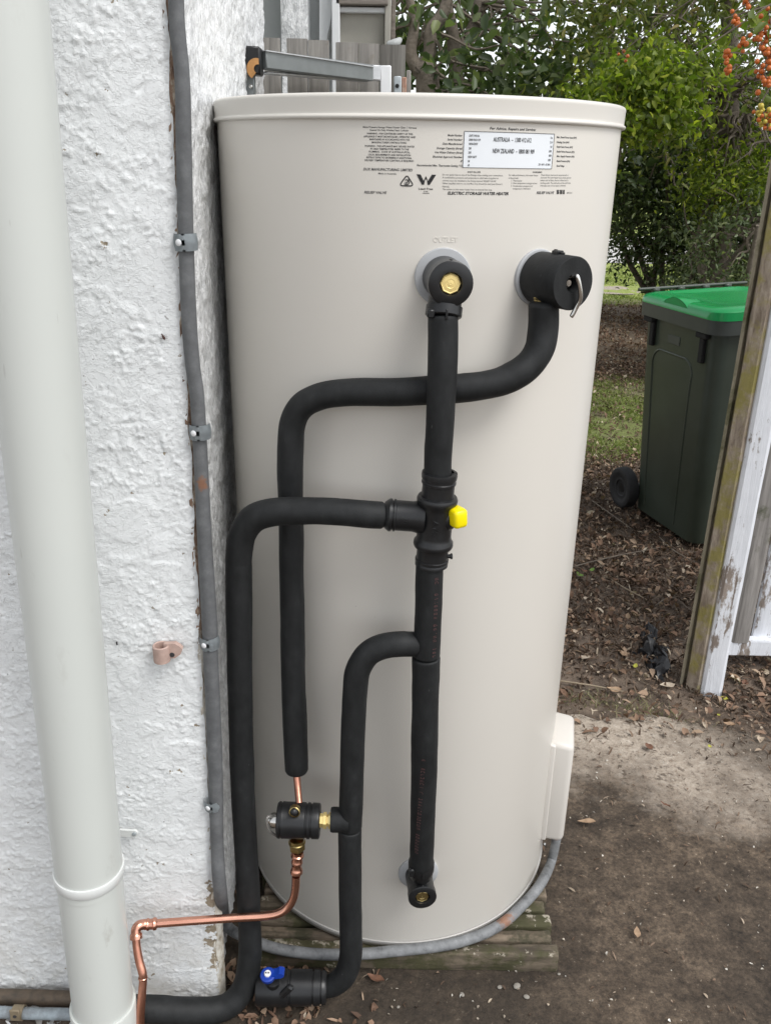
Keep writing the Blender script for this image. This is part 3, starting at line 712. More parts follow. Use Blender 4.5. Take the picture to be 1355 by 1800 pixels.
bm = tube(NB(), pts, rads, 20, n=5); obj('conduit_tube', bm, MAT['conduit'], conduit, 60)
for (x, yy, h) in ((327, 425, 29), (352, 757, 27), (369, 1127, 24), (375, 1411, 20)):
    P = at_y(x, yy, CY_); s = mpp(P); bm = NB(); r = .0112
    # saddle clip: a half ring round the conduit plus an ear folded on to the wall edge
    r = .0126; ax = (at_y(x+2, yy+20, CY_)-P).normalized()
    a0, a1 = -2.7, .75
    n1 = Vector((0, -1, 0)); n2 = ax.cross(n1).normalized(); n1 = n2.cross(ax)
    if n2.x < 0: n2 = -n2
    rows = []
    for hh in (-1, -.85, -.3, .3, .85, 1):
        rr_ = r+.0006+(.0010 if abs(hh) < .5 else 0.0)
        rows.append([P-ax*hh*h/2*s+(n1*math.cos(a)+n2*math.sin(a))*rr_ for a in np.linspace(-1.75, 1.75, 14)])
    vr = [[bm.verts.new(p) for p in rw] for rw in rows]
    for a, c in zip(vr[:-1], vr[1:]):
        for i in range(13): bm.faces.new((a[i], a[i+1], c[i+1], c[i]))
    bmesh.ops.solidify(bm, geom=bm.faces[:], thickness=-.0012)
    cl = obj('saddle_clip', bm, MAT['galv'], conduit, 50)
    Q = P+Vector((-.0055, -.0122, 0)); obj('screw', lathe(NB(), Q, (-.45, -1, 0), [(-.003, .0042), (.001, .0040), (.002, .0025), (.0022, 0)], 14), MAT['whiteplastic'], cl)

# ------------------------------------------------------------------ downpipe
dp = thing('downpipe', 'cream plastic stormwater downpipe running down the white wall at far left', 'downpipe', (-.43, .955, 0))
def pcen(yy, xl, xr, Y): return at_y((xl+xr)/2, yy, Y)
Pb = pcen(1770, 128.5, 236.5, .955); 
def edge_line(yy): return -95.8+.126*yy, 90+.0815*yy
Pt = pcen(0, *edge_line(0), .955); rt = (edge_line(0)[1]-edge_line(0)[0])/2*mpp(Pt)
Pm = pcen(1530, 102, 217, .955)
ax = (Pb-Pt).normalized(); Lp = (Pb-Pt).length
rp = .0468
m1 = (Pm-Pt).dot(ax)
bm = lathe(NB(), Pt, ax, [(-1.2, rp), (m1+.02, rp)], 56); obj('upper_pipe', bm, MAT['pvc'], dp)
bm = lathe(NB(), Pt, ax, [(m1-.009, rp+.0002), (m1-.0088, rp+.0022), (m1-.0075, rp+.0028), (m1+.006, rp+.0026), (m1+.0075, rp+.0016), (m1+.010, rp-.001)], 56); obj('pipe_collar', bm, MAT['pvc2'], dp, 50)
bm = lathe(NB(), Pt, ax, [(m1+.003, rp-.0008), (Lp-.006, rp-.0012)], 56); obj('lower_pipe', bm, MAT['pvc'], dp)
bm = lathe(NB(), Pt, ax, [(Lp-.012, rp-.001), (Lp-.012, rp+.0026), (Lp-.0105, rp+.0032), (Lp+.06, rp+.0030)], 56); obj('pipe_socket', bm, MAT['pvc'], dp, 50)
# bracket ear with its screw, plus the strap behind the pipe
P = at_y(228, 1464, 1.048); s = mpp(P); bm = NB()
vs = prism(bm, [(-.034, -.007), (.006, -.006)]+[(.006+.0075*math.sin(a), -.0075*math.cos(a)*.95) for a in np.linspace(.3, 2.8, 8)]+[(.006, .006), (-.034, .006)], .004)
bmesh.ops.transform(bm, matrix=Matrix.Rotation(R_(3), 4, 'Y'), verts=bm.verts); bmesh.ops.translate(bm, vec=P, verts=bm.verts)
bk = obj('wall_bracket', bm, MAT['pvc2'], dp, 40)
obj('screw', lathe(NB(), P+Vector((.008, -.002, .0)), (0, -1, 0), [(0, .0034), (.0016, .0032), (.0022, .001), (.0022, 0)], 14), MAT['galv'], bk)

# ------------------------------------------------------------------ insulated pipework in front of the heater
def pipe_px(pts, n=6, rnd=.004, seg=24, name='pipe', mat='foam', parent=None, bm=None, scale=1.0):
    P = []; R2 = []
    for (x, yy, w, Y) in pts:
        p = at_y(x, yy, Y); P.append(p); R2.append(w*mpp(p)/2*scale)
    b2 = tube(bm or NB(), P, R2, seg, n=n, rnd=rnd)
    if rnd > 0:                                   # hand-fitted foam: slightly lumpy, never perfectly round
        vs = list(b2.verts); A = np.array([v.co for v in vs]); k = fbm(A[:, 0]*24+A[:, 1]*17, A[:, 2]*17+A[:, 1]*11, 150, 3)-.5
        b2.normal_update()
        for v, q in zip(vs, k): v.co += v.normal*float(q)*.0022
    return b2
def fitting(name, label, cat, loc): return thing(name, label, cat, loc)

# outlet elbow + hot pipe
YH = 1.074
hot = thing('hot_water_pipe', 'straight black foam pipe from the brass plugged outlet down to the yellow capped valve', 'pipe', at_y(778, 700, YH))
bm = pipe_px([(778.5, 553, 53, 1.083), (778.5, 600, 53.5, 1.080), (776, 680, 52, YH), (772, 760, 50, YH), (769.5, 800, 49, YH), (769, 836, 49, YH)], rnd=.0025)
obj('foam_sleeve', bm, MAT['foam'], hot, 50)
def elbow(parent, th, z, L, r, ring_r, down, rr_down, brass, hexed=True):
    n = cyl_n(th); base = on_cyl(th, z, .3045); front = on_cyl(th, z, .3+L)
    bm = NB()
    lathe(bm, base, n, [(0, r*1.02), (L*.35, r), (L*.72, r), (L*.76, r*1.05), (L*.98, r*1.05), (L*1.0, r*.99), (L*1.0, ring_r*1.08), (L*.94, ring_r), (L*.70, ring_r*.98)], 44)
    axd = (down-(base+n*L*.50)).normalized(); c0 = base+n*L*.50; dl = (down-c0).length
    lathe(bm, c0, axd, [(dl*.42, rr_down*.80), (dl*.5, rr_down*.96), (dl*.70, rr_down*.96), (dl*.72, rr_down*1.05), (dl*.97, rr_down*1.05), (dl, rr_down*.98)], 40, cap1=True)
    # seam flanges of the two half shells
    up = Vector((0, 0, 1)); side = n.cross(up).normalized()
    M = frame(side, n, up)
    box(bm, base+n*L*.86+up*r*1.02, (.0025, L*.22, .004), M, .0006)
    box(bm, c0+axd*dl*.85+n*rr_down*1.03, (.0028, .004, dl*.28), M, .0006)
    box(bm, c0+axd*dl*.85+n*rr_down*.7+side*rr_down*.85, (.010, .008, dl*.25), M, .002)
    o = obj('elbow_shell', bm, MAT['black'], parent, 40)
    bm = NB(); c = base+n*(L*.91)
    lathe(bm, c, n, [(-.004, ring_r*1.0), (0, ring_r*1.0), (.0016, ring_r*.95), (.0022, ring_r*.88), (.0017, ring_r*.80), (.0021, ring_r*.45), (.0017, ring_r*.40), (.0021, ring_r*.08), (.0015, 0)], 8 if hexed else 36)
    obj('brass_plug', bm, MAT[brass], o, 25)
    return o
elbow(hot, TH_O, Z_O, .062, .0262, .0132, at_y(779, 557, 1.084), .0218, 'brass')
cold = thing('cold_water_pipe', 'black foam pipe with faded red print from the valve to the lowest brass plug', 'pipe', at_y(745, 1300, YH))
bm = pipe_px([(755, 985, 49, YH), (754.5, 1010, 49, YH), (752.5, 1070, 48.5, YH), (750, 1130, 48, YH), (749, 1152, 48, YH)], rnd=.002)
obj('foam_sleeve', bm, MAT['foam'], cold, 50)
bm = pipe_px([(748.5, 1154, 50, YH), (748, 1190, 49, YH), (747, 1250, 48, YH), (746, 1317, 46.5, YH), (744, 1400, 45, 1.080), (742, 1480, 43, 1.088), (740.5, 1520, 41.5, 1.092)], rnd=.002)
obj('foam_sleeve', bm, MAT['foam'], cold, 50)
elbow(cold, TH_I, Z_I, .052, .0225, .0118, at_y(740.5, 1514, 1.094), .0205, 'oldbrass')
# flecks of red print down the foam (illegible even in the photograph)
def print_marks(parent, rows):
    bm = NB()
    for (xa, ya, xb, yb, rr, nmark) in rows:
        for i in range(nmark):
            t = i/nmark; x = xa+(xb-xa)*t; yy = ya+(yb-ya)*t
            if rng.random() < .18: continue
            c = at_y(x-rr*.42*0, yy, YH); s = mpp(c); rad_ = rr*s+.0004
            a = rng.uniform(.10, .22)
            off = (x-(755-(yy-985)*.025))/rr
            off = max(-.8, min(.8, off)); ang = math.asin(off)
            ctr = at_y(755-(yy-985)*.025, yy, YH)
            hh = rng.uniform(.0012, .0032)
            for (a0, a1, z0, z1) in ((ang-.16, ang-.10, 0, hh), (ang+.06, ang+.13, 0, hh*rng.uniform(.4, 1)), (ang-.16, ang+.13, 0, .0008), (ang-.16, ang+.1*rng.random(), hh, hh+.0008)):
                if rng.random() < .25: continue
                q = lambda an, z: ctr+Vector((math.sin(an)*rad_, -math.cos(an)*rad_, z))
                bm.faces.new([bm.verts.new(v) for v in (q(a0, z0), q(a1, z0), q(a1, z1), q(a0, z1))])
    obj('printed_marks', bm, MAT['redink'], parent, 0)['kind'] = 'stuff'
print_marks(cold, [(767, 1003, 762, 1150, 24.3, 22), (745, 1312, 731, 1490, 23.2, 34)])

# tempering valve
valve = thing('tempering_valve', 'black three way tempering valve with a square yellow cap joining the pipes', 'valve', at_y(765, 910, YH))
A = at_y(773, 828, YH); B = at_y(757.5, 996, YH); axv = (B-A).normalized(); LV = (B-A).length; sv = mpp((A+B)/2)
def tv(yy): return (yy-828)/(996-828)*LV
def rv(w): return w/2*sv
prof = [(tv(829), rv(50)), (tv(830), rv(61)), (tv(834), rv(62.5)), (tv(840), rv(61)), (tv(841), rv(57)), (tv(844), rv(57.5)), (tv(845), rv(60)), (tv(848), rv(60)), (tv(849), rv(56)), (tv(870), rv(57)), (tv(871), rv(68)), (tv(875), rv(72)), (tv(880), rv(71)), (tv(885), rv(63)),
        (tv(892), rv(61)), (tv(938), rv(61)), (tv(945), rv(63)), (tv(949), rv(70)), (tv(955), rv(71)), (tv(959), rv(67)), (tv(960), rv(56)), (tv(980), rv(56.5)), (tv(981), rv(60)), (tv(985), rv(60)), (tv(986), rv(56)), (tv(988), rv(59)), (tv(992), rv(59)), (tv(994), rv(50))]
bm = lathe(NB(), A, axv, prof, 40)
for (x, yy) in ((798, 836), (790, 978)):
    lathe(bm, at_y(x-4, yy, YH), (1, 0, .05), [(0, .003), (.004, .003), (.0045, .0042), (.007, .0042), (.0075, .002), (.0075, 0)], 12)
obj('valve_body', bm, MAT['black'], valve, 35)
bm = NB(); P0 = at_y(742, 909, YH); P1 = at_y(672, 904, YH); al = (P1-P0).normalized(); LL = (P1-P0).length
def tl(x): return (742-x)/(742-672)*LL
lathe(bm, P0, al, [(tl(745), rv(60)), (tl(733), rv(57)), (tl(725), rv(54)), (tl(696), rv(54)), (tl(695), rv(57.5)), (tl(691.5), rv(57.5)), (tl(691), rv(52)), (tl(689), rv(52)), (tl(688.5), rv(58)), (tl(684), rv(58.5)), (tl(676), rv(46)), (tl(674.5), rv(40)), (tl(674.5), rv(20))], 40)
obj('side_branch', bm, MAT['black'], valve, 35)
bm = NB(); lathe(bm, P0, al, [(tl(693.8), rv(52.5)), (tl(691.3), rv(52.5))], 40); obj('cable_tie', bm, MAT['galv'], valve)
bm = NB(); Pc = at_y(803, 908.5, 1.058)
M = Matrix.Rotation(R_(-4), 4, 'Y') @ Matrix.Rotation(R_(28), 4, 'Z')
vs = box(bm, Pc, (.0205, .026, .0262), M, .0052, 3)
obj('yellow_cap', bm, MAT['yellow'], valve, 40)
bm = NB(); lathe(bm, at_y(776, 909, YH), (1, -.2, 0), [(0, .020), (.012, .0185), (.018, .013), (.022, .0125)], 30); obj('cap_neck', bm, MAT['black'], valve)
def text_flat(parent, name, s, P, right, up, nrm, h, depth, mat, bend=None):
    c = bpy.data.curves.new('t', 'FONT'); c.body = s; c.extrude = depth; c.resolution_u = 2; c.align_x = 'CENTER'; c.align_y = 'CENTER'
    o = bpy.data.objects.new('t', c); COL.objects.link(o); bpy.context.view_layer.update()
    me = bpy.data.meshes.new_from_object(o.evaluated_get(bpy.context.evaluated_depsgraph_get())); bpy.data.objects.remove(o)
    bm = NB(); bm.from_mesh(me); bpy.data.meshes.remove(me)
    for v in bm.verts:
        u, w2, d = v.co.x*h/.7, v.co.y*h/.7, v.co.z
        if bend:        # bend letters' height round a pipe of that radius
            a = w2/bend; v.co = P+right*u+up*(math.sin(a)*bend)+nrm*((math.cos(a)-1)*bend+d)
        else: v.co = P+right*u+up*w2+nrm*d
    return obj(name, bm, MAT[mat], parent, 20)
dirv = -axv
text_flat(valve, 'embossed_letters', 'AVG', at_y(763, 918, YH)+Vector((0, -rv(61)*1.0, 0)), axv, Vector((1, 0, 0)), Vector((0, -1, 0)), .0085, .0007, 'black', rv(61))
text_flat(valve, 'embossed_letters', '15', at_y(709, 907, YH)+Vector((0, -rv(54), 0)), Vector((1, 0, 0)), Vector((0, 0, 1)), Vector((0, -1, 0)), .008, .0007, 'black', rv(54))

# mixed water pipe
mixed = thing('mixed_water_pipe', 'leftmost black foam pipe bending from the valve down beside the wall to the ground', 'pipe', at_y(430, 1300, 1.08))
bm = pipe_px([(674, 905.5, 48, YH), (640, 903, 48.5, 1.068), (581, 898.5, 49, 1.072), (526, 898, 50, 1.078), (480, 900, 50.5, 1.082), (446, 912, 50, 1.086), (426, 940, 48, 1.088), (420, 980, 46.5, 1.09), (420, 1010, 46.5, 1.09), (421.5, 1157, 45.5, 1.09), (424, 1300, 43, 1.09), (429, 1430, 41.5, 1.085), (436, 1560, 40.5, 1.075), (439.5, 1640, 40, 1.065), (439, 1690, 40.5, 1.058), (430, 1735, 42, 1.048), (408, 1763, 43, 1.035), (380, 1775, 43, 1.025), (330, 1777, 45, 1.012), (270, 1774, 46, 1.0), (200, 1772, 46, .995)])
obj('foam_sleeve', bm, MAT['foam'], mixed, 50)

# relief drain pipe and valve
relief = thing('relief_drain_pipe', 'black foam pipe crossing the heater from the relief valve then dropping to bare copper', 'pipe', at_y(510, 900, 1.13))
bm = pipe_px([(955, 530, 55, 1.135), (954, 575, 54, 1.135), (947, 615, 53, 1.128), (926, 645, 52, 1.12), (893, 665, 51, 1.112), (857, 676, 50.5, 1.108), (807, 682, 51, 1.107), (730, 688, 50.5, 1.108), (655, 689.5, 50, 1.115), (605, 691, 49, 1.122), (565, 697, 48.5, 1.128), (532, 713, 48, 1.132), (515, 742, 47.5, 1.134), (511, 780, 47, 1.134), (510, 830, 46, 1.134), (511.5, 900, 44.5, 1.134), (513, 1010, 43, 1.132), (514.5, 1100, 42.5, 1.13), (516, 1200, 42.5, 1.125), (519, 1290, 42, 1.118), (521.5, 1357, 40, 1.112)], rnd=.005)
obj('foam_sleeve', bm, MAT['foam'], relief, 50)
rvv = thing('relief_valve', 'stubby black foam covered relief valve with a bent steel lever at upper right', 'valve', on_cyl(TH_R, Z_R, .33))
n = cyl_n(TH_R); bm = NB(); b0 = on_cyl(TH_R, Z_R, .3045); Lr = .066; rr0 = .0335
lathe(bm, b0, n, [(0, rr0*.97), (.002, rr0), (Lr-.0015, rr0), (Lr, rr0*.965), (Lr, .0115), (Lr-.004, .0105), (Lr-.03, .0105), (Lr-.03, 0)], 56)
obj('foam_housing', bm, MAT['foam'], rvv, 40)
side = Vector((math.cos(TH_R), math.sin(TH_R), 0)); up = Vector((0, 0, 1)); front = b0+n*Lr
bm = NB(); lathe(bm, front-n*.022-side*.002, n, [(0, .0098), (.006, .0098), (.010, .0085), (.012, .005), (.0135, .0045), (.016, .004), (.016, 0)], 20); obj('valve_stem', bm, MAT['steel'], rvv, 40)
bm = tube(NB(), [front-n*.008-side*.004+up*.008, front+n*.002+side*.000+up*.010, front+n*.006+side*.001+up*.008, front+n*.008+side*.006-up*.010, front+n*.007+side*.0075-up*.020, front+n*.004+side*.005-up*.030, front+n*.002+side*.001-up*.040, front+n*.0015+side*.0004-up*.0415], [.0022, .0026, .0028, .0029, .0029, .0029, .0028, .0018], 12, n=4)
obj('steel_lever', bm, MAT['steel'], rvv, 50)
bm = NB(); c = b0+n*.036+up*rr0; M = frame(side, n, up)
box(bm, c-n*.004+up*.0015, (.011, .012, .005), M, .001); box(bm, c+n*.004+up*.001, (.004, .009, .003), M, .0008); box(bm, c-n*.008+up*.003, (.004, .005, .004), M, .0008)
obj('cable_tie', bm, MAT['black'], rvv, 30)
bm = NB(); Pn = at_y(951, 526, 1.145); lathe(bm, Pn+Vector((0, 0, .014)), (0, 0, -1), [(0, .0115), (.012, .0115), (.014, .010), (.020, .010)], 24); obj('brass_union', bm, MAT['oldbrass'], rvv, 20)

# cold branch with its valves
branch = thing('cold_supply_pipe', 'middle black foam pipe from the tee down past the brass union to the blue valve', 'pipe', at_y(618, 1400, 1.06))
bm = pipe_px([(730, 1132, 45, YH), (702, 1132, 45.5, 1.066), (672, 1136, 45.5, 1.066), (646, 1150, 45, 1.066), (629, 1178, 44.5, 1.066), (624, 1215, 43.5, 1.066), (622, 1260, 43, 1.066), (619.5, 1320, 42, 1.066), (617.5, 1400, 42, 1.066), (616, 1454, 40.5, 1.066)], rnd=.002)
obj('foam_sleeve', bm, MAT['foam'], branch, 50)
bm = pipe_px([(615, 1455, 41.5, 1.066), (615, 1500, 41, 1.065), (616, 1592, 40, 1.062), (617, 1650, 40, 1.06), (616, 1684, 41, 1.058), (607, 1712, 41, 1.056), (588, 1730, 39, 1.055), (563, 1737, 37, 1.055)], rnd=.002)
obj('foam_sleeve', bm, MAT['foam'], branch, 50)
bm = NB(); P = at_y(600, 1441, 1.064); lathe(bm, P, (-1, 0, .0), [(-.012, .019), (.013, .0195), (.0165, .0185), (.0165, .008)], 32); obj('foam_collar', bm, MAT['foam'], branch, 40)

ecv = thing('expansion_valve', 'small horizontal black capped expansion valve with a looped clear tube on the copper drain', 'valve', at_y(525, 1442, 1.066))
P = at_y(563, 1443, 1.064); s = mpp(P); axl = Vector((-1, 0, .012)).normalized()
def pr(*a): return [(d*s, r/2*s) for d, r in a]
bm = lathe(NB(), P, axl, pr((0, 30), (0, 55), (1.5, 60), (4, 61), (14, 61), (14.5, 57), (17, 57), (17.5, 61.5), (22, 61.5), (22.5, 58), (25, 58), (26, 61), (30, 62), (62, 62), (66, 63), (66.5, 59), (69, 59), (69.5, 63), (73, 62), (75, 58), (75, 20)), 40)
obj('valve_body', bm, MAT['black'], ecv, 35)
bm = lathe(NB(), at_y(564, 1442, 1.064), (1, 0, 0), [(-.004, .0105), (.004, .0105), (.004, .0125), (.0085, .0128), (.0095, .0115), (.0095, .0090), (.012, .0090), (.012, .0125), (.0175, .0125), (.0175, .008), (.024, .008)], 6); obj('brass_union', bm, MAT['brass'], ecv, 20)
bm = lathe(NB(), at_y(488, 1442, 1.064), (-1, 0, .01), [(-.004, .0125), (.006, .012), (.011, .0105), (.0115, .0045), (.014, .004), (.014, 0)], 24); obj('silver_cap', bm, MAT['steel'], ecv, 40)
bm = tube(NB(), [at_y(x, yy, Y) for x, yy, Y in ((481, 1437, 1.062), (475, 1435, 1.057), (470, 1438, 1.054), (470.5, 1452, 1.052), (476, 1462, 1.052), (484, 1468, 1.056), (493, 1471, 1.062))], .0021, 10, n=5); obj('looped_tube', bm, MAT['wire'], ecv)
bm = NB(); Pk = at_y(518, 1427, 1.046); lathe(bm, Pk, (0, -1, .25), [(-.008, .0085), (.002, .0085), (.003, .0072)], 24); obj('brass_ring', bm, MAT['oldbrass'], ecv, 40)
bm = NB(); lathe(bm, Pk, (0, -.8, .75), [(-.004, .0062), (.006, .0058), (.009, .0048), (.010, .003), (.014, .0045), (.018, .0045), (.020, .002), (.020, 0)], 18); obj('black_knob', bm, MAT['black'], ecv, 40)

drain = thing('copper_drain_pipe', 'shiny copper pipe bending from the small black valve along the wall and down', 'pipe', at_y(350, 1618, 1.035))
bm = pipe_px([(521, 1352, 13, 1.108), (523, 1380, 12.5, 1.095), (526, 1412, 12, 1.075)], rnd=0); obj('upper_tube', bm, MAT['copperdull'], drain, 60)
bm = lathe(NB(), at_y(522, 1474, 1.062), (0, 0, -1), [(0, .012), (.006, .012), (.007, .0135), (.008, .0135)], 24)
lathe(bm, at_y(522, 1480, 1.062), (0, 0, -1), [(0, .0128), (.003, .0132), (.012, .0132), (.016, .0105), (.018, .009)], 6); obj('brass_nut', bm, MAT['oldbrass'], drain, 20)
bm = lathe(NB(), at_y(523, 1497, 1.061), at_y(520.5, 1548, 1.055)-at_y(523, 1497, 1.061), [(0, .0095), (.003, .0095), (.005, .0088), (.0065, .0105), (.0085, .0105), (.0100, .0085), (.017, .0082), (.0185, .0092), (.021, .0092), (.0225, .0080), (.031, .0080), (.033, .0092), (.036, .0100), (.0395, .0100), (.041, .0082), (.042, .006)], 28)
obj('copper_coupling', bm, MAT['copper'], drain, 40)
bm = pipe_px([(520.5, 1540, 15, 1.056), (519.5, 1560, 14.5, 1.054), (515.5, 1580, 14.5, 1.052), (505, 1596, 15, 1.050), (488, 1606, 15, 1.047), (462, 1610.5, 15, 1.044), (420, 1613, 14.5, 1.040), (370, 1616.5, 14.5, 1.034), (300, 1621.5, 14.5, 1.026), (262, 1624.5, 14.5, 1.022)], rnd=0); obj('level_tube', bm, MAT['copper'], drain, 60)
bm = lathe(NB(), at_y(277, 1623.5, 1.024), at_y(250, 1626, 1.02)-at_y(277, 1623.5, 1.024), [(0, .0070), (.001, .0088), (.003, .0098), (.006, .0098), (.0075, .0084), (.012, .0082), (.0135, .0094), (.016, .0094), (.0175, .0080), (.020, .0080)], 26)
tube(bm, [at_y(x, yy, Y) for x, yy, Y in ((262, 1624.5, 1.022), (253, 1625, 1.020), (245, 1627, 1.016), (240, 1633, 1.012), (239.5, 1642, 1.008))], .0080, 22, n=4)
lathe(bm, at_y(239.5, 1640, 1.009), at_y(240.5, 1660, 1.0)-at_y(239.5, 1640, 1.009), [(0, .0082), (.002, .0096), (.006, .0098), (.0085, .0098), (.0095, .007)], 26)
obj('copper_elbow', bm, MAT['copper'], drain, 40)
bm = pipe_px([(239.5, 1645, 14, 1.006), (241, 1665, 14, .998), (245.5, 1690, 14.5, .988), (250.5, 1708, 14.5, .980), (252, 1722, 14, .976), (250, 1750, 14.5, .968), (247.5, 1780, 15, .962), (246, 1830, 15, .955)], rnd=0); obj('falling_tube', bm, MAT['copperdull'], drain, 60)
bm = lathe(NB(), at_y(251.8, 1717, .977), (0, -.2, -1), [(0, .0066), (.001, .0074), (.003, .0074), (.004, .0066)], 20); obj('copper_bead', bm, MAT['copper'], drain)

ball = thing('isolation_valve', 'black lagged ground level isolation valve with a small blue lever handle', 'valve', at_y(510, 1735, 1.05))
P = at_y(574, 1736, 1.052); s = mpp(P); axb = (at_y(440, 1736, 1.048)-P).normalized()
bm = lathe(NB(), P, axb, pr((0, 32), (0, 50), (3, 54), (8, 55), (8.5, 51), (10, 51), (10.5, 56), (22, 57), (22.5, 52), (25, 52), (25.5, 58), (62, 59), (63, 56), (66, 56), (68, 60), (118, 60), (122, 56), (122, 20)), 40)
# cutaway collar and the neck under the handle
tube(bm, [at_y(481, 1735, 1.045), at_y(480, 1722, 1.035)], [.013, .012], 20)
M = Matrix.Rotation(R_(35), 4, 'Y'); box(bm, at_y(504, 1742, 1.024), (.012, .010, .03), M, .003)
obj('valve_body', bm, MAT['black'], ball, 35)
bm = NB(); Ph = at_y(471, 1715, 1.030)
lathe(bm, Ph, (0, -.25, 1), [(-.006, .0135), (-.002, .0145), (.0045, .0145), (.0065, .012), (.0065, 0)], 28, cap0=True)
vs = prism(bm, [(-.002, -.0042), (.020, -.0022), (.026, .001), (.0275, .005), (.025, .0085), (.018, .0105), (.012, .006), (.004, .0045), (-.002, .0045)], .017)
bmesh.ops.rotate(bm, cent=(0, 0, 0), matrix=Matrix.Rotation(R_(-4), 3, 'Y') @ Matrix.Rotation(R_(0), 3, 'Z'), verts=vs)
bmesh.ops.translate(bm, vec=Ph+Vector((.005, .002, .0015)), verts=vs)
for v in bm.verts: v.co = Ph+(v.co-Ph)*.86
hd = obj('lever_handle', bm, MAT['blue'], ball, 35)
bm = lathe(NB(), Ph, (0, -.25, 1), [(.005, .0056), (.0088, .0054), (.0100, .0042), (.0100, 0)], 24); obj('handle_button', bm, MAT['whiteplastic'], hd, 40)
bm = NB(); q = Ph+Vector((0, -.25, 1)).normalized()*.0104
for i in range(3): box(bm, q+Vector((-.0026+.0026*i, 0, 0)), (.0016, .003, .0003), None)
obj('button_print', bm, MAT['ink'], hd, 0)

# ------------------------------------------------------------------ small things on and under the wall
MAT['brownpipe'] = simple('dirty_brown_pipe', (.13, .095, .065), .7, vs=50, bmp=.4, bs=120, bd=.002, col2=(.05, .04, .03))
MAT['oldgalv'] = simple('patchy_old_pipe', (.36, .42, .46), .6, .2, vs=40, bmp=.4, bs=150, bd=.001, col2=(.12, .12, .12))
MAT['clay'] = simple('pink_clay_plastic', (.50, .36, .31), .75, vs=90, bmp=.3, bs=250, bd=.001, col2=(.38, .27, .23))
bm = tube(NB(), [at_y(-160, 1748, 1.045), at_y(60, 1753, 1.04), at_y(165, 1757, 1.035)], .0125, 16)
o = obj('brown_pipe', bm, MAT['brownpipe'], smooth=60); tag(o, 'dirty brown pipe along the foot of the white wall, above the grey one', 'pipe')
old = thing('old_pipe', 'old patchy grey metal pipe at the foot of the white wall behind the downpipe', 'pipe', at_y(60, 1782, 1.01))
bm = tube(NB(), [at_y(-160, 1772, 1.015), at_y(40, 1781, 1.01), at_y(165, 1784, 1.005)], .0095, 16); obj('pipe_tube', bm, MAT['oldgalv'], old, 60)
bm = lathe(NB(), at_y(24, 1779.5, 1.011), (1, 0, -.03), [(0, .0098), (0, .0122), (.018, .0122), (.018, .0098)], 24)
box(bm, at_y(33, 1776, 1.011)+Vector((0, -.0115, .004)), (.017, .004, .024), None, .0015); cl = obj('pipe_clip', bm, simple('tan_old_metal', (.26, .21, .14), .6, .3, vs=60), old, 40)
obj('screw', lathe(NB(), at_y(33, 1776, 1.011)+Vector((0, -.013, .003)), (0, -1, 0), [(0, .0032), (.0015, .003), (.002, 0)], 12), MAT['ink'], cl)
# broken pipe saddle left on the wall
P = at_y(292, 1141, WY-.004); sd = thing('pipe_saddle', 'broken pinkish clay coloured pipe clip stuck on the white wall', 'clip', P)
bm = lathe(NB(), P+Vector((-.004, -.009, -.013)), (0, 0, 1), [(0, .0095), (0, .0118), (.024, .0118), (.0255, .0105), (.0245, .0088), (.012, .0086), (.012, 0)], 28, cap0=True)
obj('socket_ring', bm, MAT['clay'], sd, 40)
bm = NB(); vs = prism(bm, [(-.004, -.010), (.010, -.011), (.019, -.004), (.022, .004), (.018, .009), (.012, .013), (.003, .012), (-.004, .012)], .008); bmesh.ops.translate(bm, vec=P+Vector((.004, -.006, .002)), verts=vs)
lug = obj('side_lug', bm, MAT['clay'], sd, 30)
obj('nail_hole', lathe(NB(), P+Vector((.011, -.0095, -.003)), (0, -1, 0), [(0, .0038), (.0012, .0036), (.0014, 0)], 16), MAT['ink'], sd)
# insects / specks on the render
bm = NB(); P = at_y(288, 593, WY-.004); lathe(bm, P, (-.4, -.1, .9), [(-.0035, 0), (-.0025, .0013), (0, .0017), (.002, .0012), (.003, .0008), (.0042, .0009), (.005, 0)], 10)
for a in (-1, 1):
    for k in (-.002, 0, .002): tube(bm, [P+Vector((0, 0, k)), P+Vector((a*.003, -.0008, k+.001)), P+Vector((a*.0045, .001, k+.0005))], .00022, 4)
o = obj('beetle', bm, simple('brown_beetle', (.05, .015, .01), .3)); tag(o, 'tiny dark beetle on the white wall left of the conduit', 'insect')
for (x, yy, h) in ((206, 1131, .0055),):
    bm = NB(); box(bm, at_y(x, yy, WY-.003), (.0022, .002, h), None, .0006); o = obj('nail', bm, MAT['ink']); tag(o, 'small dark nail stub in the white wall beside the downpipe', 'nail')

# ------------------------------------------------------------------ old painted post with boards, at right
MAT['post_bare'] = m_wood('lichened_bare_wood', (.15, .112, .082), (.44, .375, .30), (80, 80, 20), moss=.50, mcol=(.32, .28, .07), bmp=1.0, mscale=9)
MAT['post_white'] = m_wood('flaking_white_paint', (.14, .11, .09), (.34, .29, .25), (50, 50, 5), white=.645, bmp=1.0)
MAT['batten'] = m_wood('olive_weathered_batten', (.19, .17, .12), (.36, .32, .235), (60, 60, 4), moss=.4, mcol=(.12, .12, .05))
MAT['flaky'] = m_wood('half_bare_white_paint', (.14, .11, .09), (.36, .31, .27), (60, 60, 6), white=.56, bmp=1.0)
MAT['greywood'] = m_wood('grey_weathered_wood', (.13, .12, .11), (.34, .32, .30), (70, 70, 4), moss=.15, mcol=(.07, .08, .03))
MAT['greenwood'] = m_wood('mossy_grey_wood', (.10, .095, .07), (.26, .25, .20), (70, 70, 4), moss=.75, mcol=(.09, .12, .02))
pf = thing('post_and_boards', 'old fence post with yellow lichen and flaking white paint, boards fixed behind it', 'fence', (.90, 2.05, 0))
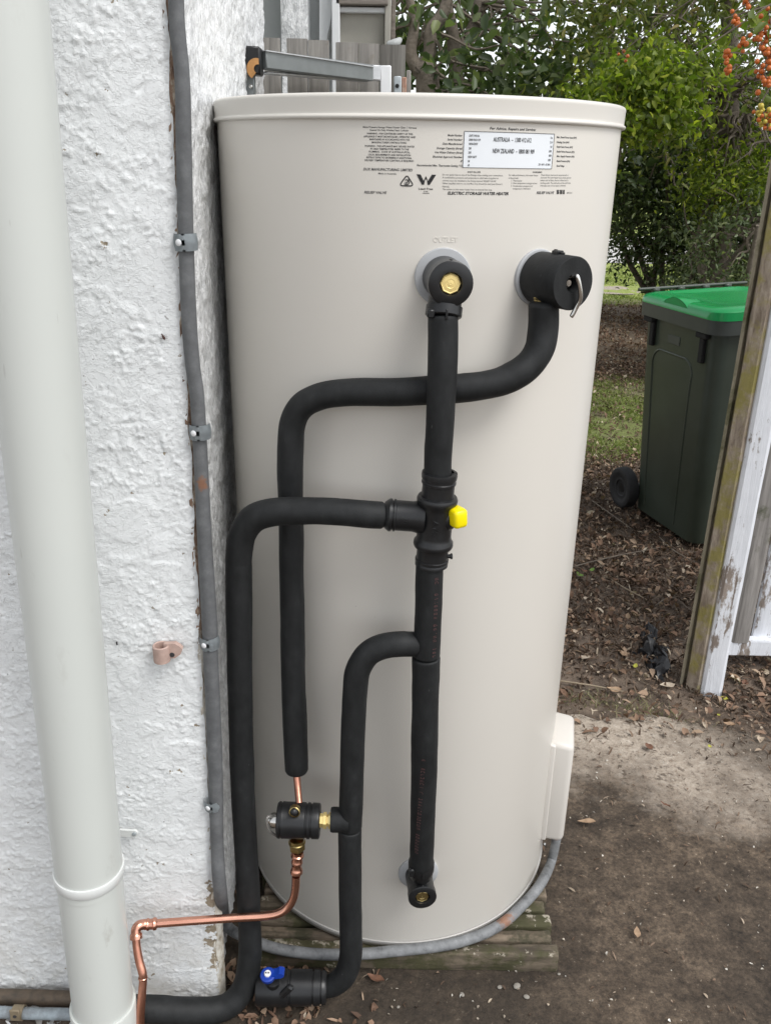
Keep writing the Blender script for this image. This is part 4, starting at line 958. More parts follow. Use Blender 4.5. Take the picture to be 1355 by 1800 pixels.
# corner nearest the camera and the two visible faces
C0 = at_z(1226, 1222, .0); PL = at_z(1190, 1207, .0)
def lean_box(bm, base, ux, uy, h, dz=0.0, cuts=24, rough=.003, seed=0, lean=Vector((0, 0, 0))):
    """upright board: base corner, two horizontal edge vectors; its faces are worn"""
    up = Vector((0, 0, h))+lean; V = {}
    nu = 5; nv = 2
    def pt(i, j, k):
        a, b2, c = i/nu, j/nv, k/cuts
        p = base+ux*a+uy*b2+up*c+Vector((0, 0, dz))
        q = (fbm(np.array([c*h*9+a*3]), np.array([a*5+b2*9+seed*13.7]), seed+100, 4)[0]-.5)
        nrm = ((ux*(a-.5)).normalized() if abs(a-.5) > .4 else Vector())+((uy*(b2-.5)).normalized() if abs(b2-.5) > .4 else Vector())
        e = 0.0; q = q*(.4 if (i in (0, nu)) != (j in (0, nv)) or True else 1)
        if (i in (0, nu)) and (j in (0, nv)): e = -rough*1.3
        return p+nrm*(q*rough*2+e)
    per = [(i, 0) for i in range(nu)]+[(nu, j) for j in range(nv)]+[(i, nv) for i in range(nu, 0, -1)]+[(0, j) for j in range(nv, 0, -1)]
    rings = [[bm.verts.new(pt(i, j, k)) for (i, j) in per] for k in range(cuts+1)]
    n = len(per)
    for a, b2 in zip(rings[:-1], rings[1:]):
        for i in range(n): bm.faces.new((a[i], a[(i+1) % n], b2[(i+1) % n], b2[i]))
    bm.faces.new(rings[0]); bm.faces.new(rings[-1])
CR = at_z(1269, 1226, 0.0)                                  # right end of the white face
# post: left (bare) face from PL to the ragged paint line, white face to its right
u1 = (CR-C0); u1.z = 0; v1 = Vector((-u1.y, u1.x, 0)).normalized()*.07
bm = NB(); lean_box(bm, C0+Vector((.002, .0, 0)), u1, v1, 2.3, -.08, 60, .004, 1); obj('painted_post', bm, MAT['post_white'], pf, 22)
u2 = (C0+Vector((.004, .002, 0))-PL); u2.z = 0; v2 = Vector((-u2.y, u2.x, 0)).normalized()*.05
bm = NB(); lean_box(bm, PL+u2*.20, u2*.84, v2, 2.3, -.08, 60, .005, 2); obj('lichened_post', bm, MAT['post_bare'], pf, 22)
bm = NB(); lean_box(bm, PL+v2*.12, u2*.26+Vector((0, .006, 0)), v2*.8, 2.3, -.06, 50, .003, 3); obj('batten', bm, MAT['batten'], pf, 22)
# grey upright, white boards and bottom rail behind, running off to the right
Yb = 2.16
def board_px(name, xa, xb, yref, Y, mat, seed, z0=.02, zt=2.2, th=.02, label=None):
    a = at_y(xa, yref, Y); b2 = at_y(xb, yref, Y); bm = NB()
    lean_box(bm, Vector((a.x, Y, 0)), Vector((b2.x-a.x, 0, 0)), Vector((0, th, 0)), zt, z0, 44, .003, seed)
    return obj(name, bm, mat, pf, 22, label=label)
board_px('upright', 1283, 1318, 1130, 2.135, MAT['greywood'], 5, .10)
board_px('board', 1319, 1362, 1130, 2.165, MAT['flaky'], 6, .10)
xq = at_y(1364, 1130, 2.165).x
for k in range(9):
    bm = NB(); w = .098; lean_box(bm, Vector((xq, 2.165, 0)), Vector((w-.006, 0, 0)), Vector((0, .02, 0)), 2.1+rng.uniform(-.02, .02), .10, 30, .003, 20+k); obj('board', bm, MAT['post_white'], pf, 22); xq += w
a = at_y(1262, 1160, 2.12)
bm = NB(); vs = box(bm, (0, 0, 0), (1.3, .035, .050), None, .004, 1)
bmesh.ops.translate(bm, vec=Vector((a.x+.66, 2.155, .080)), verts=vs); obj('bottom_rail', bm, MAT['flaky'], pf, 40)

# ------------------------------------------------------------------ wheelie bin
MAT['bin'] = simple('dark_green_bin_plastic', (.050, .062, .049), .34, var=.12, vs=6, bmp=.1, bs=500, bd=.0006, col2=(.034, .044, .031))
MAT['binlid'] = simple('bright_green_lid', (.006, .28, .075), .20, var=.1, vs=12)
MAT['binrim'] = simple('dark_grey_bin_rim', (.055, .063, .058), .4, var=.1, vs=10)
MAT['hole'] = simple('dark_slot', (.004, .004, .004), .8)
BL = at_z(1214, 972, 0.0); BB = BL+Vector((-.105, .36, 0))
bdir = (BB-BL); bdir.z = 0; blen = bdir.length; bdir.normalize()        # towards the back of the bin
bwid = Vector((bdir.y, -bdir.x, 0))                                     # across (to the right)
bang = math.atan2(bwid.y, bwid.x)
wb = thing('wheelie_bin', 'dark green wheelie bin with a bright green lid standing on the leaf litter', 'bin', BL+Vector((.0, 0, .012)), rot=(0, R_(-2.0), bang))
# local frame: x across (0 = visible side), y towards the back, z up
def bobj(name, bm, mat, parent, sm=40): return obj(name, bm, mat, parent, sm, local=False)
def bin_ring(z, x0, x1, y0, y1, r=.05, n=5):
    pts = []
    for (cx_, cy_, a0) in ((x1-r, y1-r, 0), (x0+r, y1-r, 90), (x0+r, y0+r, 180), (x1-r, y0+r, 270)):
        for k in range(n+1):
            a = R_(a0+90*k/n); pts.append((cx_+r*math.cos(a), cy_+r*math.sin(a), z))
    return pts
def skin_rings(bm, rings, c0=True, c1=True):
    rr_ = [[bm.verts.new(p) for p in rg] for rg in rings]; n = len(rr_[0])
    for a, b2 in zip(rr_[:-1], rr_[1:]):
        for i in range(n): bm.faces.new((a[i], a[(i+1) % n], b2[(i+1) % n], b2[i]))
    if c0: bm.faces.new(rr_[0])
    if c1: bm.faces.new(rr_[-1])
W0, D0, W1, D1 = .38, .42, .46, .47
def dims(z):
    t = z/.80; ex = .022*t; return -ex, W0+ex+.02*t, -.012*t, D0+.035*t
bm = NB(); rings = []
for z in (.012, .02, .04, .2, .4, .6, .78, .80): 
    a = dims(z); sh = .012 if z < .015 else 0
    rings.append(bin_ring(z, a[0]+sh, a[1]-sh, a[2]+sh, a[3]-sh))
skin_rings(bm, rings, True, True); body_b = bobj('body', bm, MAT['bin'], wb, 40)
# raised panel outline on the visible side
def side_pt(y, z, out=.0): a = dims(z); return Vector((a[0]-out, y, z))
path = []
ya, yb2 = .135, .345
for (y, z) in ((ya-.005, .05), (ya-.012, .3), (ya-.02, .55)): path.append((y, z))
for k in range(7): a = R_(180-90*k/6); path.append((ya+.03+.055*math.cos(a)-.001, .61+.055*math.sin(a)*1.0))
for k in range(7): a = R_(90-90*k/6); path.append((yb2-.035+.055*math.cos(a), .61+.055*math.sin(a)))
for (y, z) in ((yb2+.017, .55), (yb2+.005, .3), (yb2-.005, .05)): path.append((y, z))
bm = NB(); tube(bm, [side_pt(y, z, -.0005) for y, z in path], .0042, 8, n=2); bobj('panel_bead', bm, MAT['bin'], body_b, 60)
# rim collar and lugs
bm = NB(); a = dims(.80)
rings = [bin_ring(.775, a[0]-.004, a[1]+.004, a[2]-.004, a[3]+.004, .055), bin_ring(.776, a[0]-.024, a[1]+.022, a[2]-.026, a[3]+.016, .06), bin_ring(.826, a[0]-.026, a[1]+.024, a[2]-.028, a[3]+.018, .06), bin_ring(.828, a[0]-.012, a[1]+.012, a[2]-.012, a[3]+.01, .055)]
skin_rings(bm, rings); bobj('rim', bm, MAT['binrim'], wb, 30)
for y in (.055, .37):
    bm = NB(); box(bm, side_pt(y, .722, .006), (.016, .026, .10), None, .003); box(bm, side_pt(y+(.02 if y > .2 else -.0), .765, .010), (.02, .06, .02), None, .003)
    bobj('lug', bm, MAT['hole'], wb, 30)
bm = NB(); box(bm, side_pt(.235, .715, .001), (.003, .075, .03), None, .001); bobj('maker_plate', bm, MAT['binrim'], wb, 30)
# lid
bm = NB(); a = dims(.80); x0l, x1l, y0l, y1l = a[0]-.028, a[1]+.030, a[2]-.030, a[3]+.016
rings = []
for (z, sh, rr_) in ((.822, .004, .06), (.823, 0, .062), (.842, .002, .062), (.850, .010, .06), (.856, .035, .05), (.859, .075, .045), (.855, .085, .04), (.853, .15, .03)):
    rings.append(bin_ring(z, x0l+sh, x1l-sh, y0l+sh, y1l-sh*.8, rr_))
skin_rings(bm, rings)
for v in bm.verts:
    if v.co.z > .83: v.co.z += -.004*max(0, (v.co.y-.05)/.4)+.008*math.exp(-((v.co.y-y0l)/.08)**2)
lid = bobj('lid', bm, MAT['binlid'], wb, 40)
# hand grips on the lid: a raised lip with a dark scoop
for gx2, nm in ((x0l+.035, 0), (x1l-.04, 1)):
    bm = NB(); n_ = 14; rows = []
    for j in range(5):
        tt = j/4; rows.append([bm.verts.new((gx2-.034+.062*tt, .135+.150*k/n_, .842+.020*tt*.6+(.026*(1-tt*.35)*math.sin(math.pi*k/n_)**.8)*(1-abs(tt-.15)*.55))) for k in range(n_+1)])
    for r1, r2 in zip(rows[:-1], rows[1:]):
        for k in range(n_): bm.faces.new((r1[k], r1[k+1], r2[k+1], r2[k]))
    gp = bobj('hand_grip', bm, MAT['binlid'], lid, 60)
    bm = NB(); n_ = 14
    bm.faces.new([bm.verts.new((gx2-.0335-.001, .137+.146*k/n_, .841+.024*math.sin(math.pi*k/n_)**.8)) for k in range(n_+1)]); bobj('grip_scoop', bm, MAT['binlid'], lid, 0)
bm = NB(); tube(bm, [(x0l+.01, y1l+.002, .858), (x1l-.01, y1l+.002, .858)], .0065, 12); 
for xx in (.03, .14, .25, .35): box(bm, (xx, y1l-.004, .853), (.03, .024, .016), None, .004)
bobj('hinge_bar', bm, MAT['bin'], wb, 50)
for xx, sgn in ((-.030, -1), (W0+.034, 1)):
    P = Vector((xx, D0+.040, .088)); bm = NB()
    lathe(bm, P, (sgn, 0, 0), [(-.028, .05), (-.026, .080), (-.020, .086), (.014, .086), (.020, .081), (.0215, .072), (.0205, .060), (.0150, .050), (.0145, .044), (.0150, .036), (.010, .032), (.008, .015), (.008, 0)], 48)
    wh = bobj('wheel', bm, MAT['rubber'], wb, 40)
    bm = NB(); lathe(bm, P, (sgn, 0, 0), [(.006, .022), (.0095, .020), (.0098, .012), (.009, 0)], 30); bobj('hub', bm, MAT['black'], wh, 40)
bm = NB(); tube(bm, [(-.030, D0+.040, .088), (W0+.030, D0+.040, .088)], .011, 12); bobj('axle', bm, MAT['galv'], wb, 60)

for o in [q for q in bpy.data.objects if q.parent and (q.parent is wb or q.parent.parent is wb)]:
    if o.name.split('.')[0] not in ('wheel', 'hub', 'axle'):
        for v in o.data.vertices: v.co.z *= 1.05
# ------------------------------------------------------------------ behind the heater: paling fence, metal frame, the house behind
YF = 2.26
MAT['paling'] = m_wood('silvery_paling', (.16, .15, .14), (.36, .34, .31), (70, 70, 4), moss=.12, mcol=(.16, .13, .08))
MAT['palingdark'] = m_wood('dark_paling', (.085, .08, .072), (.22, .21, .19), (70, 70, 4))
pal = thing('paling_fence', 'silvery grey timber paling fence seen over the top of the heater', 'fence', (0, YF, 0))
def pal_board(xa, xb, yt, mat, seed, Y=YF, z0=0.0):
    a = at_y(xa, yt, Y); b2 = at_y(xb, yt, Y); bm = NB()
    lean_box(bm, Vector((a.x, Y, 0)), Vector((b2.x-a.x, 0, 0)), Vector((0, .016, 0)), a.z, z0, 30, .0010, seed); obj('paling', bm, mat, pal, 22)
pal_board(456, 492, 66, MAT['paling'], 31); pal_board(503, 540, 67, MAT['paling'], 32); pal_board(540.5, 578, 70, MAT['paling'], 33)
pal_board(590, 630, 74, MAT['paling'], 34); pal_board(631, 666, 76, MAT['paling'], 35); pal_board(668, 713, 78, MAT['palingdark'], 36, YF+.03)
bm = NB(); a = at_y(446, 150, YF); box(bm, (a.x+.26, YF+.045, 1.36), (.62, .045, .07), None, .004); box(bm, (a.x+.26, YF+.045, .45), (.62, .045, .07), None, .004); obj('fence_rail', bm, MAT['palingdark'], pal, 40)

mf = thing('metal_frame', 'grey metal channel frame with a black end cap fixed above the heater', 'frame', at_y(450, 110, 2.1))
MAT['channel'] = simple('grey_channel_metal', (.21, .225, .225), .42, .4, var=.12, vs=20)
MAT['alu'] = simple('bare_aluminium', (.58, .59, .60), .35, .6, var=.15, vs=50)
def bar_px(x0, y0, x1, y1, h0, h1, Y0, Y1, depth, mat, name, par=mf, bev=.002):
    a = at_y(x0, y0, Y0); b2 = at_y(x1, y1, Y1); d = (b2-a); L_ = d.length; d.normalize()
    bm = NB(); up = Vector((0, 0, 1)); s = d.cross(up).normalized(); u = s.cross(d)
    h = (h0*mpp(a)+h1*mpp(b2))/2
    vs = box(bm, (0, 0, 0), (L_, depth, h), frame(d, s, u), bev); bmesh.ops.translate(bm, vec=(a+b2)/2, verts=vs)
    return obj(name, bm, MAT[mat] if isinstance(mat, str) else mat, par, 40)
ch = bar_px(459, 105, 648, 129, 31, 24, 1.86, 2.10, .03, 'channel', 'channel_rail')
bar_px(459, 90, 648, 118, 2.5, 2, 1.858, 2.098, .034, 'alu', 'channel_lip')
bar_px(464, 128, 642, 142.5, 6, 3, 1.88, 2.12, .02, 'alu', 'lower_strip')
a_ = at_y(466, 92, 1.88); b_ = at_y(640, 120, 2.12); bm = NB(); f_ = [bm.verts.new(q) for q in (a_, b_, Vector((b_.x+.02, 2.24, b_.z)), Vector((a_.x, 2.24, a_.z)))]; bm.faces.new(f_); bmesh.ops.solidify(bm, geom=bm.faces[:], thickness=.003); obj('added_shade_plate', bm, MAT['channel'], mf, 0)  # made-up plate behind the rail, added to shade the palings below
P = at_y(445, 108, 1.845); bm = NB(); sx = mpp(P); box(bm, P, (31*sx, .05, 44*sx), Matrix.Rotation(R_(2), 4, 'Y'), .003); cap = obj('black_end_cap', bm, MAT['black'], mf, 40)
bm = NB(); P2 = at_y(451, 121, 1.816); ro, ri = 17*sx, 7*sx
va = [(bm.verts.new(P2+Vector((ro*math.sin(q), 0, ro*math.cos(q)))), bm.verts.new(P2+Vector((ri*math.sin(q)+.003, -.001, ri*math.cos(q))))) for q in [R_(w_) for w_ in range(-150, 16, 15)]]
for q, w_ in zip(va[:-1], va[1:]): bm.faces.new((q[0], w_[0], w_[1], q[1]))
obj('orange_crescent', bm, simple('orange_rust', (.42, .21, .07), .6, vs=80), cap, 60)
bar_px(440, 126, 441.5, 178, 16, 16, 1.85, 1.85, .02, 'channel', 'bracket_leg')
obj('screw', lathe(NB(), at_y(441, 152, 1.836), (0, -1, 0), [(0, .004), (.002, .0036), (.003, .0015), (.003, 0)], 14), MAT['steel'], mf)
bar_px(645, 128, 669, 129, 24, 24, 2.13, 2.135, .03, 'alu', 'square_joint')
bar_px(678, 116, 678, 190, 19, 19, 2.14, 2.14, .03, 'whiteplastic', 'white_upright')
bar_px(699, 134, 699, 190, 13, 13, 2.17, 2.17, .012, 'galv', 'steel_strap')
obj('bolt_hole', lathe(NB(), at_y(698, 151, 2.163), (0, -1, 0), [(0, .0045), (.001, .0045), (.001, 0)], 12), MAT['hole'], mf)
bar_px(710, 136, 710, 190, 9, 9, 2.19, 2.19, .02, simple('rusty_bracket', (.30, .14, .09), .8, vs=60, col2=(.45, .34, .27)), 'rusty_bracket')
bar_px(718, 124, 718, 190, 8, 8, 2.24, 2.24, .02, MAT['paling'], 'timber_strip')

hb = thing('rear_house', 'white rendered rear part of the house with a boxed beige window above the palings', 'house', (0, 2.7, 0))
MAT['greypanel'] = simple('grey_sheet', (.40, .415, .41), .7, var=.06, vs=8)
MAT['white'] = simple('white_painted_timber', (.74, .755, .76), .5, var=.05, vs=12, bmp=.15, bs=60, bd=.002)
MAT['beigewood'] = simple('beige_painted_board', (.36, .345, .30), .7, var=.1, vs=9)
MAT['darkwood'] = m_wood('brown_grey_beam', (.10, .085, .07), (.26, .23, .20), (5, 60, 60))
def slab_px(name, xa, xb, Y, z0, z1, th, mat, yref=40, bev=0.002, par=hb):
    a = at_y(xa, yref, Y); b2 = at_y(xb, yref, Y); bm = NB(); box(bm, ((a.x+b2.x)/2, Y+th/2, (z0+z1)/2), (b2.x-a.x, th, z1-z0), None, bev); return obj(name, bm, MAT[mat], par, 30)
slab_px('grey_panel', 380, 497, 2.62, 0, 3, .05, 'greypanel')
bm = NB()     # white rough render strip
a = at_y(494, 40, 2.55); b2 = at_y(541, 40, 2.55)
zs4 = np.arange(0, 3, .02); xs4 = np.linspace(a.x, b2.x, 14); ZZ, Xg = np.meshgrid(zs4, xs4, indexing='ij')
Yd = 2.55+(fbm(Xg*40, ZZ*34, 71, 4, .6)-.5)*.02; V = np.stack([Xg, Yd, ZZ], -1).reshape(-1, 3); I = np.arange(len(V)).reshape(len(zs4), 14)
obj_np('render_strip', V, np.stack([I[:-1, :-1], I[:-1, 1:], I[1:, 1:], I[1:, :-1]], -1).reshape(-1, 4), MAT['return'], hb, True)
bm.free(); slab_px('strip_body', 494.5, 540.5, 2.572, 0, 3, .2, 'white')
slab_px('grey_panel', 538, 566, 2.66, 0, 3, .05, 'greypanel')
bm = NB(); P = [at_y(x, yy, 2.60) for x, yy in ((562, -60), (590, -60), (587, 10), (575, 66), (572, 140), (561, 140))]
a1 = [bm.verts.new(p) for p in P]; a2 = [bm.verts.new(p+Vector((0, .05, 0))) for p in P]; bm.faces.new(a1); bm.faces.new(a2[::-1])
for i in range(6): bm.faces.new((a1[i], a2[i], a2[(i+1) % 6], a1[(i+1) % 6]))
obj('white_trim', bm, MAT['white'], hb, 30)
slab_px('corner_post', 583, 597, 2.56, 0, 3, .06, 'white')
slab_px('white_backing', 565, 600, 2.68, 0, 3, .03, 'white')
Yw = 2.58
zt = at_y(640, 12, Yw).z; z22 = at_y(640, 22, Yw).z
slab_px('window_box_panel', 597, 676, Yw+.02, .9, zt, .04, 'beigewood')
slab_px('white_rail', 596, 679, Yw, z22, zt, .03, 'white', 17)
slab_px('head_beam', 590, 682, Yw-.02, zt+.002, zt+.3, .09, 'darkwood', 6)
slab_px('jamb', 676, 687, Yw-.01, .9, zt+.3, .06, 'beigewood')
slab_px('outer_jamb', 687.3, 695, Yw+.02, 1.0, zt+.3, .06, 'darkwood')
bm = NB(); P = at_y(688, 76, Yw-.03); tube(bm, [P+Vector((-.012, 0, -.004)), P+Vector((.010, .0, 0)), P+Vector((.024, .02, .012))], [.008, .011, .006], 14, n=4, rnd=.003); obj('pale_flashing', bm, MAT['greypanel'], hb, 50)
slab_px('house_wall', 300, 680, 2.74, 0, 3, .1, 'white')

# ------------------------------------------------------------------ leaves
def leaf_mesh(name, C, length, width, mat, parent=None, up=.4, droop=0.0, dirs=None, seed=1, jitter=.35, fold=.25, kind=None, quadleaf=False):
    r = np.random.default_rng(seed); n = len(C)
    d = r.normal(size=(n, 3)); d[:, 2] -= droop
    if dirs is not None: d = d*.7+dirs
    d /= np.linalg.norm(d, axis=1)[:, None]+1e-9
    nn = r.normal(size=(n, 3))*(1-up); nn[:, 2] += up; nn -= (nn*d).sum(1)[:, None]*d; nn /= np.linalg.norm(nn, axis=1)[:, None]+1e-9
    s = np.cross(d, nn); L_ = length*(1+jitter*r.uniform(-1, 1, n))[:, None]; W = width*(1+jitter*r.uniform(-1, 1, n))[:, None]
    base = C-d*L_*.5; tip = C+d*L_*.5-nn*L_*.14
    m1 = C-d*L_*.22; m2 = C+d*L_*.16-nn*L_*.03
    V = np.stack([base, m1+s*W*.44+nn*W*fold, m2+s*W*.42+nn*W*fold, tip, m2-s*W*.42+nn*W*fold, m1-s*W*.44+nn*W*fold, m1*.4+m2*.6], 1).reshape(-1, 3); k = np.arange(n)[:, None]*7
    F = np.concatenate([k+np.array([[a_, b_, 6]]) for a_, b_ in ((0, 1), (1, 2), (2, 3), (3, 4), (4, 5), (5, 0))], 1).reshape(-1, 3)
    o = obj_np(name, V, F, mat, parent)
    if kind: o['kind'] = kind
    return o
def clumps(center, radii, n_cl, per, spread, seed, shell=.55, flat=.7, keep=None):
    r = np.random.default_rng(seed); out = []; cs = []
    for _ in range(n_cl):
        v = r.normal(size=3); v /= np.linalg.norm(v); q = r.uniform(shell, 1)**.6
        c = np.array(center)+v*q*np.array(radii)*r.uniform(.85, 1.12)
        if keep is not None and not keep(c): continue
        cs.append(c); k = int(per*r.uniform(.5, 1.5)); p = r.normal(size=(k, 3))*spread*r.uniform(.6, 1.4); p[:, 2] *= flat
        out.append(c+p)
    return np.vstack(out), np.array(cs)
def limb(bm, A, B, r0, r1, seed, seg=7, sag=.08, n=3):
    r = np.random.default_rng(seed); A = Vector(A); B = Vector(B); L_ = (B-A).length; P = [A]
    for k in range(1, 4): P.append(A.lerp(B, k/4)+Vector(r.normal(size=3))*L_*sag)
    P.append(B); tube(bm, P, [r0+(r1-r0)*k/4 for k in range(5)], seg, n=n)
MAT['bark'] = simple('grey_brown_bark', (.15, .125, .098), .9, var=.3, vs=25, bmp=.6, bs=60, bd=.01)
MAT['twig'] = simple('thin_grey_twig', (.17, .14, .11), .85, var=.3, vs=40)
MAT['leaf_dark'] = m_leaf('dark_broad_leaf', [(0, (.050, .075, .032)), (.5, (.095, .13, .056)), (.85, (.15, .185, .085)), (1, (.24, .27, .11))], .42, .4)
MAT['leaf_lime'] = m_leaf('lime_leaf', [(0, (.085, .125, .018)), (.5, (.155, .205, .028)), (.9, (.28, .33, .04)), (1, (.48, .50, .06))], .48, .45)
MAT['leaf_olive'] = m_leaf('olive_fine_leaf', [(0, (.07, .085, .020)), (.5, (.12, .14, .033)), (.88, (.18, .20, .05)), (1, (.26, .20, .06))], .45, .5)
MAT['leaf_hedge'] = m_leaf('dark_hedge_leaf', [(0, (.035, .055, .020)), (.5, (.065, .095, .034)), (.9, (.11, .14, .055)), (1, (.18, .21, .09))], .38, .35, .5)
MAT['leaf_grey'] = m_leaf('grey_green_leaf', [(0, (.08, .115, .05)), (.6, (.14, .18, .08)), (1, (.26, .29, .14))], .3, .35, .5)

# broad-leaved tree behind the fence
def tree(name, label, base, stems, crown, n_cl, per, spread, leaf, mat, seed, group=None, keep=None, cat='tree', shell=.35, droop=.2, up=.35, nlimb=40, flat=.7, lr=.012):
    t = thing(name, label, cat, base, group)
    bm = NB()
    for pts, rads in stems: tube(bm, pts, rads, 12, n=5)
    obj('trunk', bm, MAT['bark'], t, 60)
    allp = []; allc = []
    for i, (cc, rr_, f) in enumerate(crown):
        p, cs = clumps(cc, rr_, int(n_cl*f), per, spread, seed+i*11, shell, flat, keep); allp.append(p); allc.append(cs)
    p = np.vstack(allp); cs = np.vstack(allc)
    leaf_mesh('crown', p, leaf[0], leaf[1], mat, t, up=up, droop=droop, seed=seed+5)
    bm = NB(); r = np.random.default_rng(seed+9); ends = [Vector(q) for st in stems for q in st[0][len(st[0])//2:]]
    for c in cs[r.permutation(len(cs))[:nlimb]]:
        e = min(ends, key=lambda q: (q-Vector(c)).length*r.uniform(.7, 1.3)); limb(bm, e, c, lr, lr*.25, r.integers(1e6), 5)
    obj('branches', bm, MAT['twig'], t, 60)['kind'] = 'stuff'
    return t
Yt = 6.6
T = lambda x, yy, Y=Yt: at_y(x, yy, Y)
b0_ = T(748, 165); gnd = Vector((b0_.x+.05, Yt, 0))
def stem_px(*p, Y=Yt): return [gnd]+[T(x, yy, Y+dy) for x, yy, dy in p]
st1 = [gnd, T(752, 165), T(738, 130)], [.12, .085, .08]
st2 = [T(738, 132), T(755, 95), T(757, 55), T(780, 20), T(800, -60)], [.066, .048, .046, .04, .03]
st3 = [T(740, 130), T(722, 95), T(728, 40), T(715, -20)], [.055, .042, .034, .025]
st4 = [Vector((T(805, 165).x+.1, Yt+.3, 0)), T(803, 165, Yt+.3), T(800, 130, Yt+.3), T(795, 60, Yt+.3), T(782, 0, Yt+.3), T(770, -70, Yt+.3)], [.055, .05, .046, .045, .04, .03]
st5 = [T(800, 100, Yt+.3), T(832, 50, Yt+.4), T(842, 5, Yt+.4), T(850, -60, Yt+.5)], [.04, .05, .045, .03]
cN = T(900, 40, 7.4)
tree('broadleaf_tree', 'dark broad leaved tree with pale forked trunks behind the fence', gnd,
     [st1, st2, st3, st4, st5], [((cN.x, 7.3, 2.35), (1.55, 1.2, 1.05), 1.0), ((T(880, 130).x, 6.7, 1.55), (.75, .6, .5), .28), ((T(720, 60, 7.6).x, 7.6, 2.6), (.8, .7, .9), .30), ((T(1000, 100, 7.4).x, 7.5, 1.7), (.8, .7, .8), .35)], 88, 32, .19, (.100, .050), MAT['leaf_dark'], 11, nlimb=70)
# olive fine-leaved tree
cO = T(1235, 120, 6.0)
gO = Vector((cO.x+.35, 6.1, 0))
tree('feathery_tree', 'olive green fine leaved tree with drooping twigs above the bin', gO,
     [([gO, Vector((gO.x-.05, 6.1, 1.0)), Vector((gO.x-.15, 6.05, 1.8)), Vector((gO.x-.3, 6, 2.6))], [.09, .08, .06, .03])], [((cO.x, 6.0, 2.05), (.95, .85, .75), 1.0), ((T(1130, 60, 5.8).x, 5.8, 2.15), (.5, .5, .4), .35)], 80, 50, .17, (.060, .020), MAT['leaf_olive'], 23, nlimb=120, droop=.5, lr=.009)
cL = T(1120, 175, 4.9); gL = Vector((T(1010, 175, 5.0).x, 5.0, 0))
tree('lime_shrub', 'bright lime green leafy shrub right behind the heater top', gL,
     [([gL, Vector((gL.x, 5, .6)), Vector((gL.x-.1, 5, 1.3))], [.02, .016, .010]), ([gL, Vector((gL.x+.2, 5.1, .8)), Vector((gL.x+.3, 5.1, 1.5))], [.018, .014, .008])], [((cL.x-.02, 4.95, 1.66), (.30, .30, .20), 1.0), ((T(1195, 120, 5).x, 5.1, 1.80), (.28, .3, .2), .45)], 62, 42, .075, (.042, .024), MAT['leaf_lime'], 37, nlimb=24, cat='shrub', lr=.006)
# hedge-like dark bushes: three plants side by side
def bush(label, px_c, Y, radii, z, n_cl, per, leaf, mat, seed, droop=.2, name='dark_bush', spread=.12):
    c = T(px_c, 400, Y); g_ = Vector((c.x, Y, 0)); st = []
    r = np.random.default_rng(seed)
    for k in range(4): st.append(([g_+Vector((.25+r.uniform(-.1, .1), 0, -.05)), g_+Vector((r.uniform(-.3, .3), r.uniform(-.2, .2), z*.6)), g_+Vector((r.uniform(-.7, .7)*radii[0], r.uniform(-.4, .4), z*1.3))], [.032, .022, .010]))
    return tree(name, label, g_, st, [((c.x, Y, z), radii, 1.0)], n_cl, per, spread, leaf, mat, seed, cat='bush', shell=.25, droop=droop, nlimb=60, lr=.011)
bush('dark green dense bush beside the right edge of the heater', 1125, 8.4, (.85, .75, .90), 1.36, 260, 48, (.05, .024), MAT['leaf_hedge'], 51)
bush('dark green dense bush directly above the green bin lid', 1245, 8.0, (.85, .8, 1.0), 1.10, 240, 50, (.05, .024), MAT['leaf_hedge'], 61)
bush('dark green bush with long leaves rising behind the old painted post', 1370, 7.4, (.75, .7, .95), 1.0, 170, 50, (.065, .022), MAT['leaf_hedge'], 71)
bush('grey green loose shrub behind the bin beside the old post', 1320, 5.6, (.36, .32, .46), .80, 75, 40, (.036, .018), MAT['leaf_grey'], 81, name='grey_shrub', spread=.07)
bush('grey green upright shrub between the dark bushes over the bin', 1262, 6.4, (.26, .26, .34), .62, 50, 36, (.036, .017), MAT['leaf_grey'], 84, name='grey_shrub', spread=.07)
bush('yellow green loose shrub beside the post at mid height', 1285, 5.9, (.42, .38, .25), 1.28, 70, 45, (.038, .019), MAT['leaf_lime'], 91, name='lime_shrub', spread=.08)
# berry bush hanging in at the upper right
MAT['berry'] = simple('orange_berry', (.50, .125, .02), .32, var=.25, vs=120); MAT['berry_y'] = simple('unripe_yellow_berry', (.52, .42, .06), .35, var=.2, vs=120)
Yq = 1.95
gB = Vector((1.62, 2.45, 0))
bb = thing('berry_shrub', 'shrub with hanging strings of orange berries over the painted post', 'shrub', gB)
bm = NB(); tube(bm, [gB, Vector((1.55, 2.4, .9)), Vector((1.38, 2.25, 1.55)), Vector((1.25, 2.1, 1.85)), Vector((1.1, 2.0, 1.95))], [.025, .02, .014, .009, .005], 9, n=5)
obj('stem', bm, MAT['bark'], bb, 60)
bmt = NB(); src = Vector((1.2, 2.08, 1.88))
lp = []
def berry_me(mat, nm):
    bm = NB(); bmesh.ops.create_icosphere(bm, subdivisions=2, radius=1.0); me = bpy.data.meshes.new(nm); bm.to_mesh(me); bm.free(); me.materials.append(mat); me.polygons.foreach_set('use_smooth', [True]*len(me.polygons)); return me
meO = berry_me(MAT['berry'], 'berry'); meY = berry_me(MAT['berry_y'], 'berry')
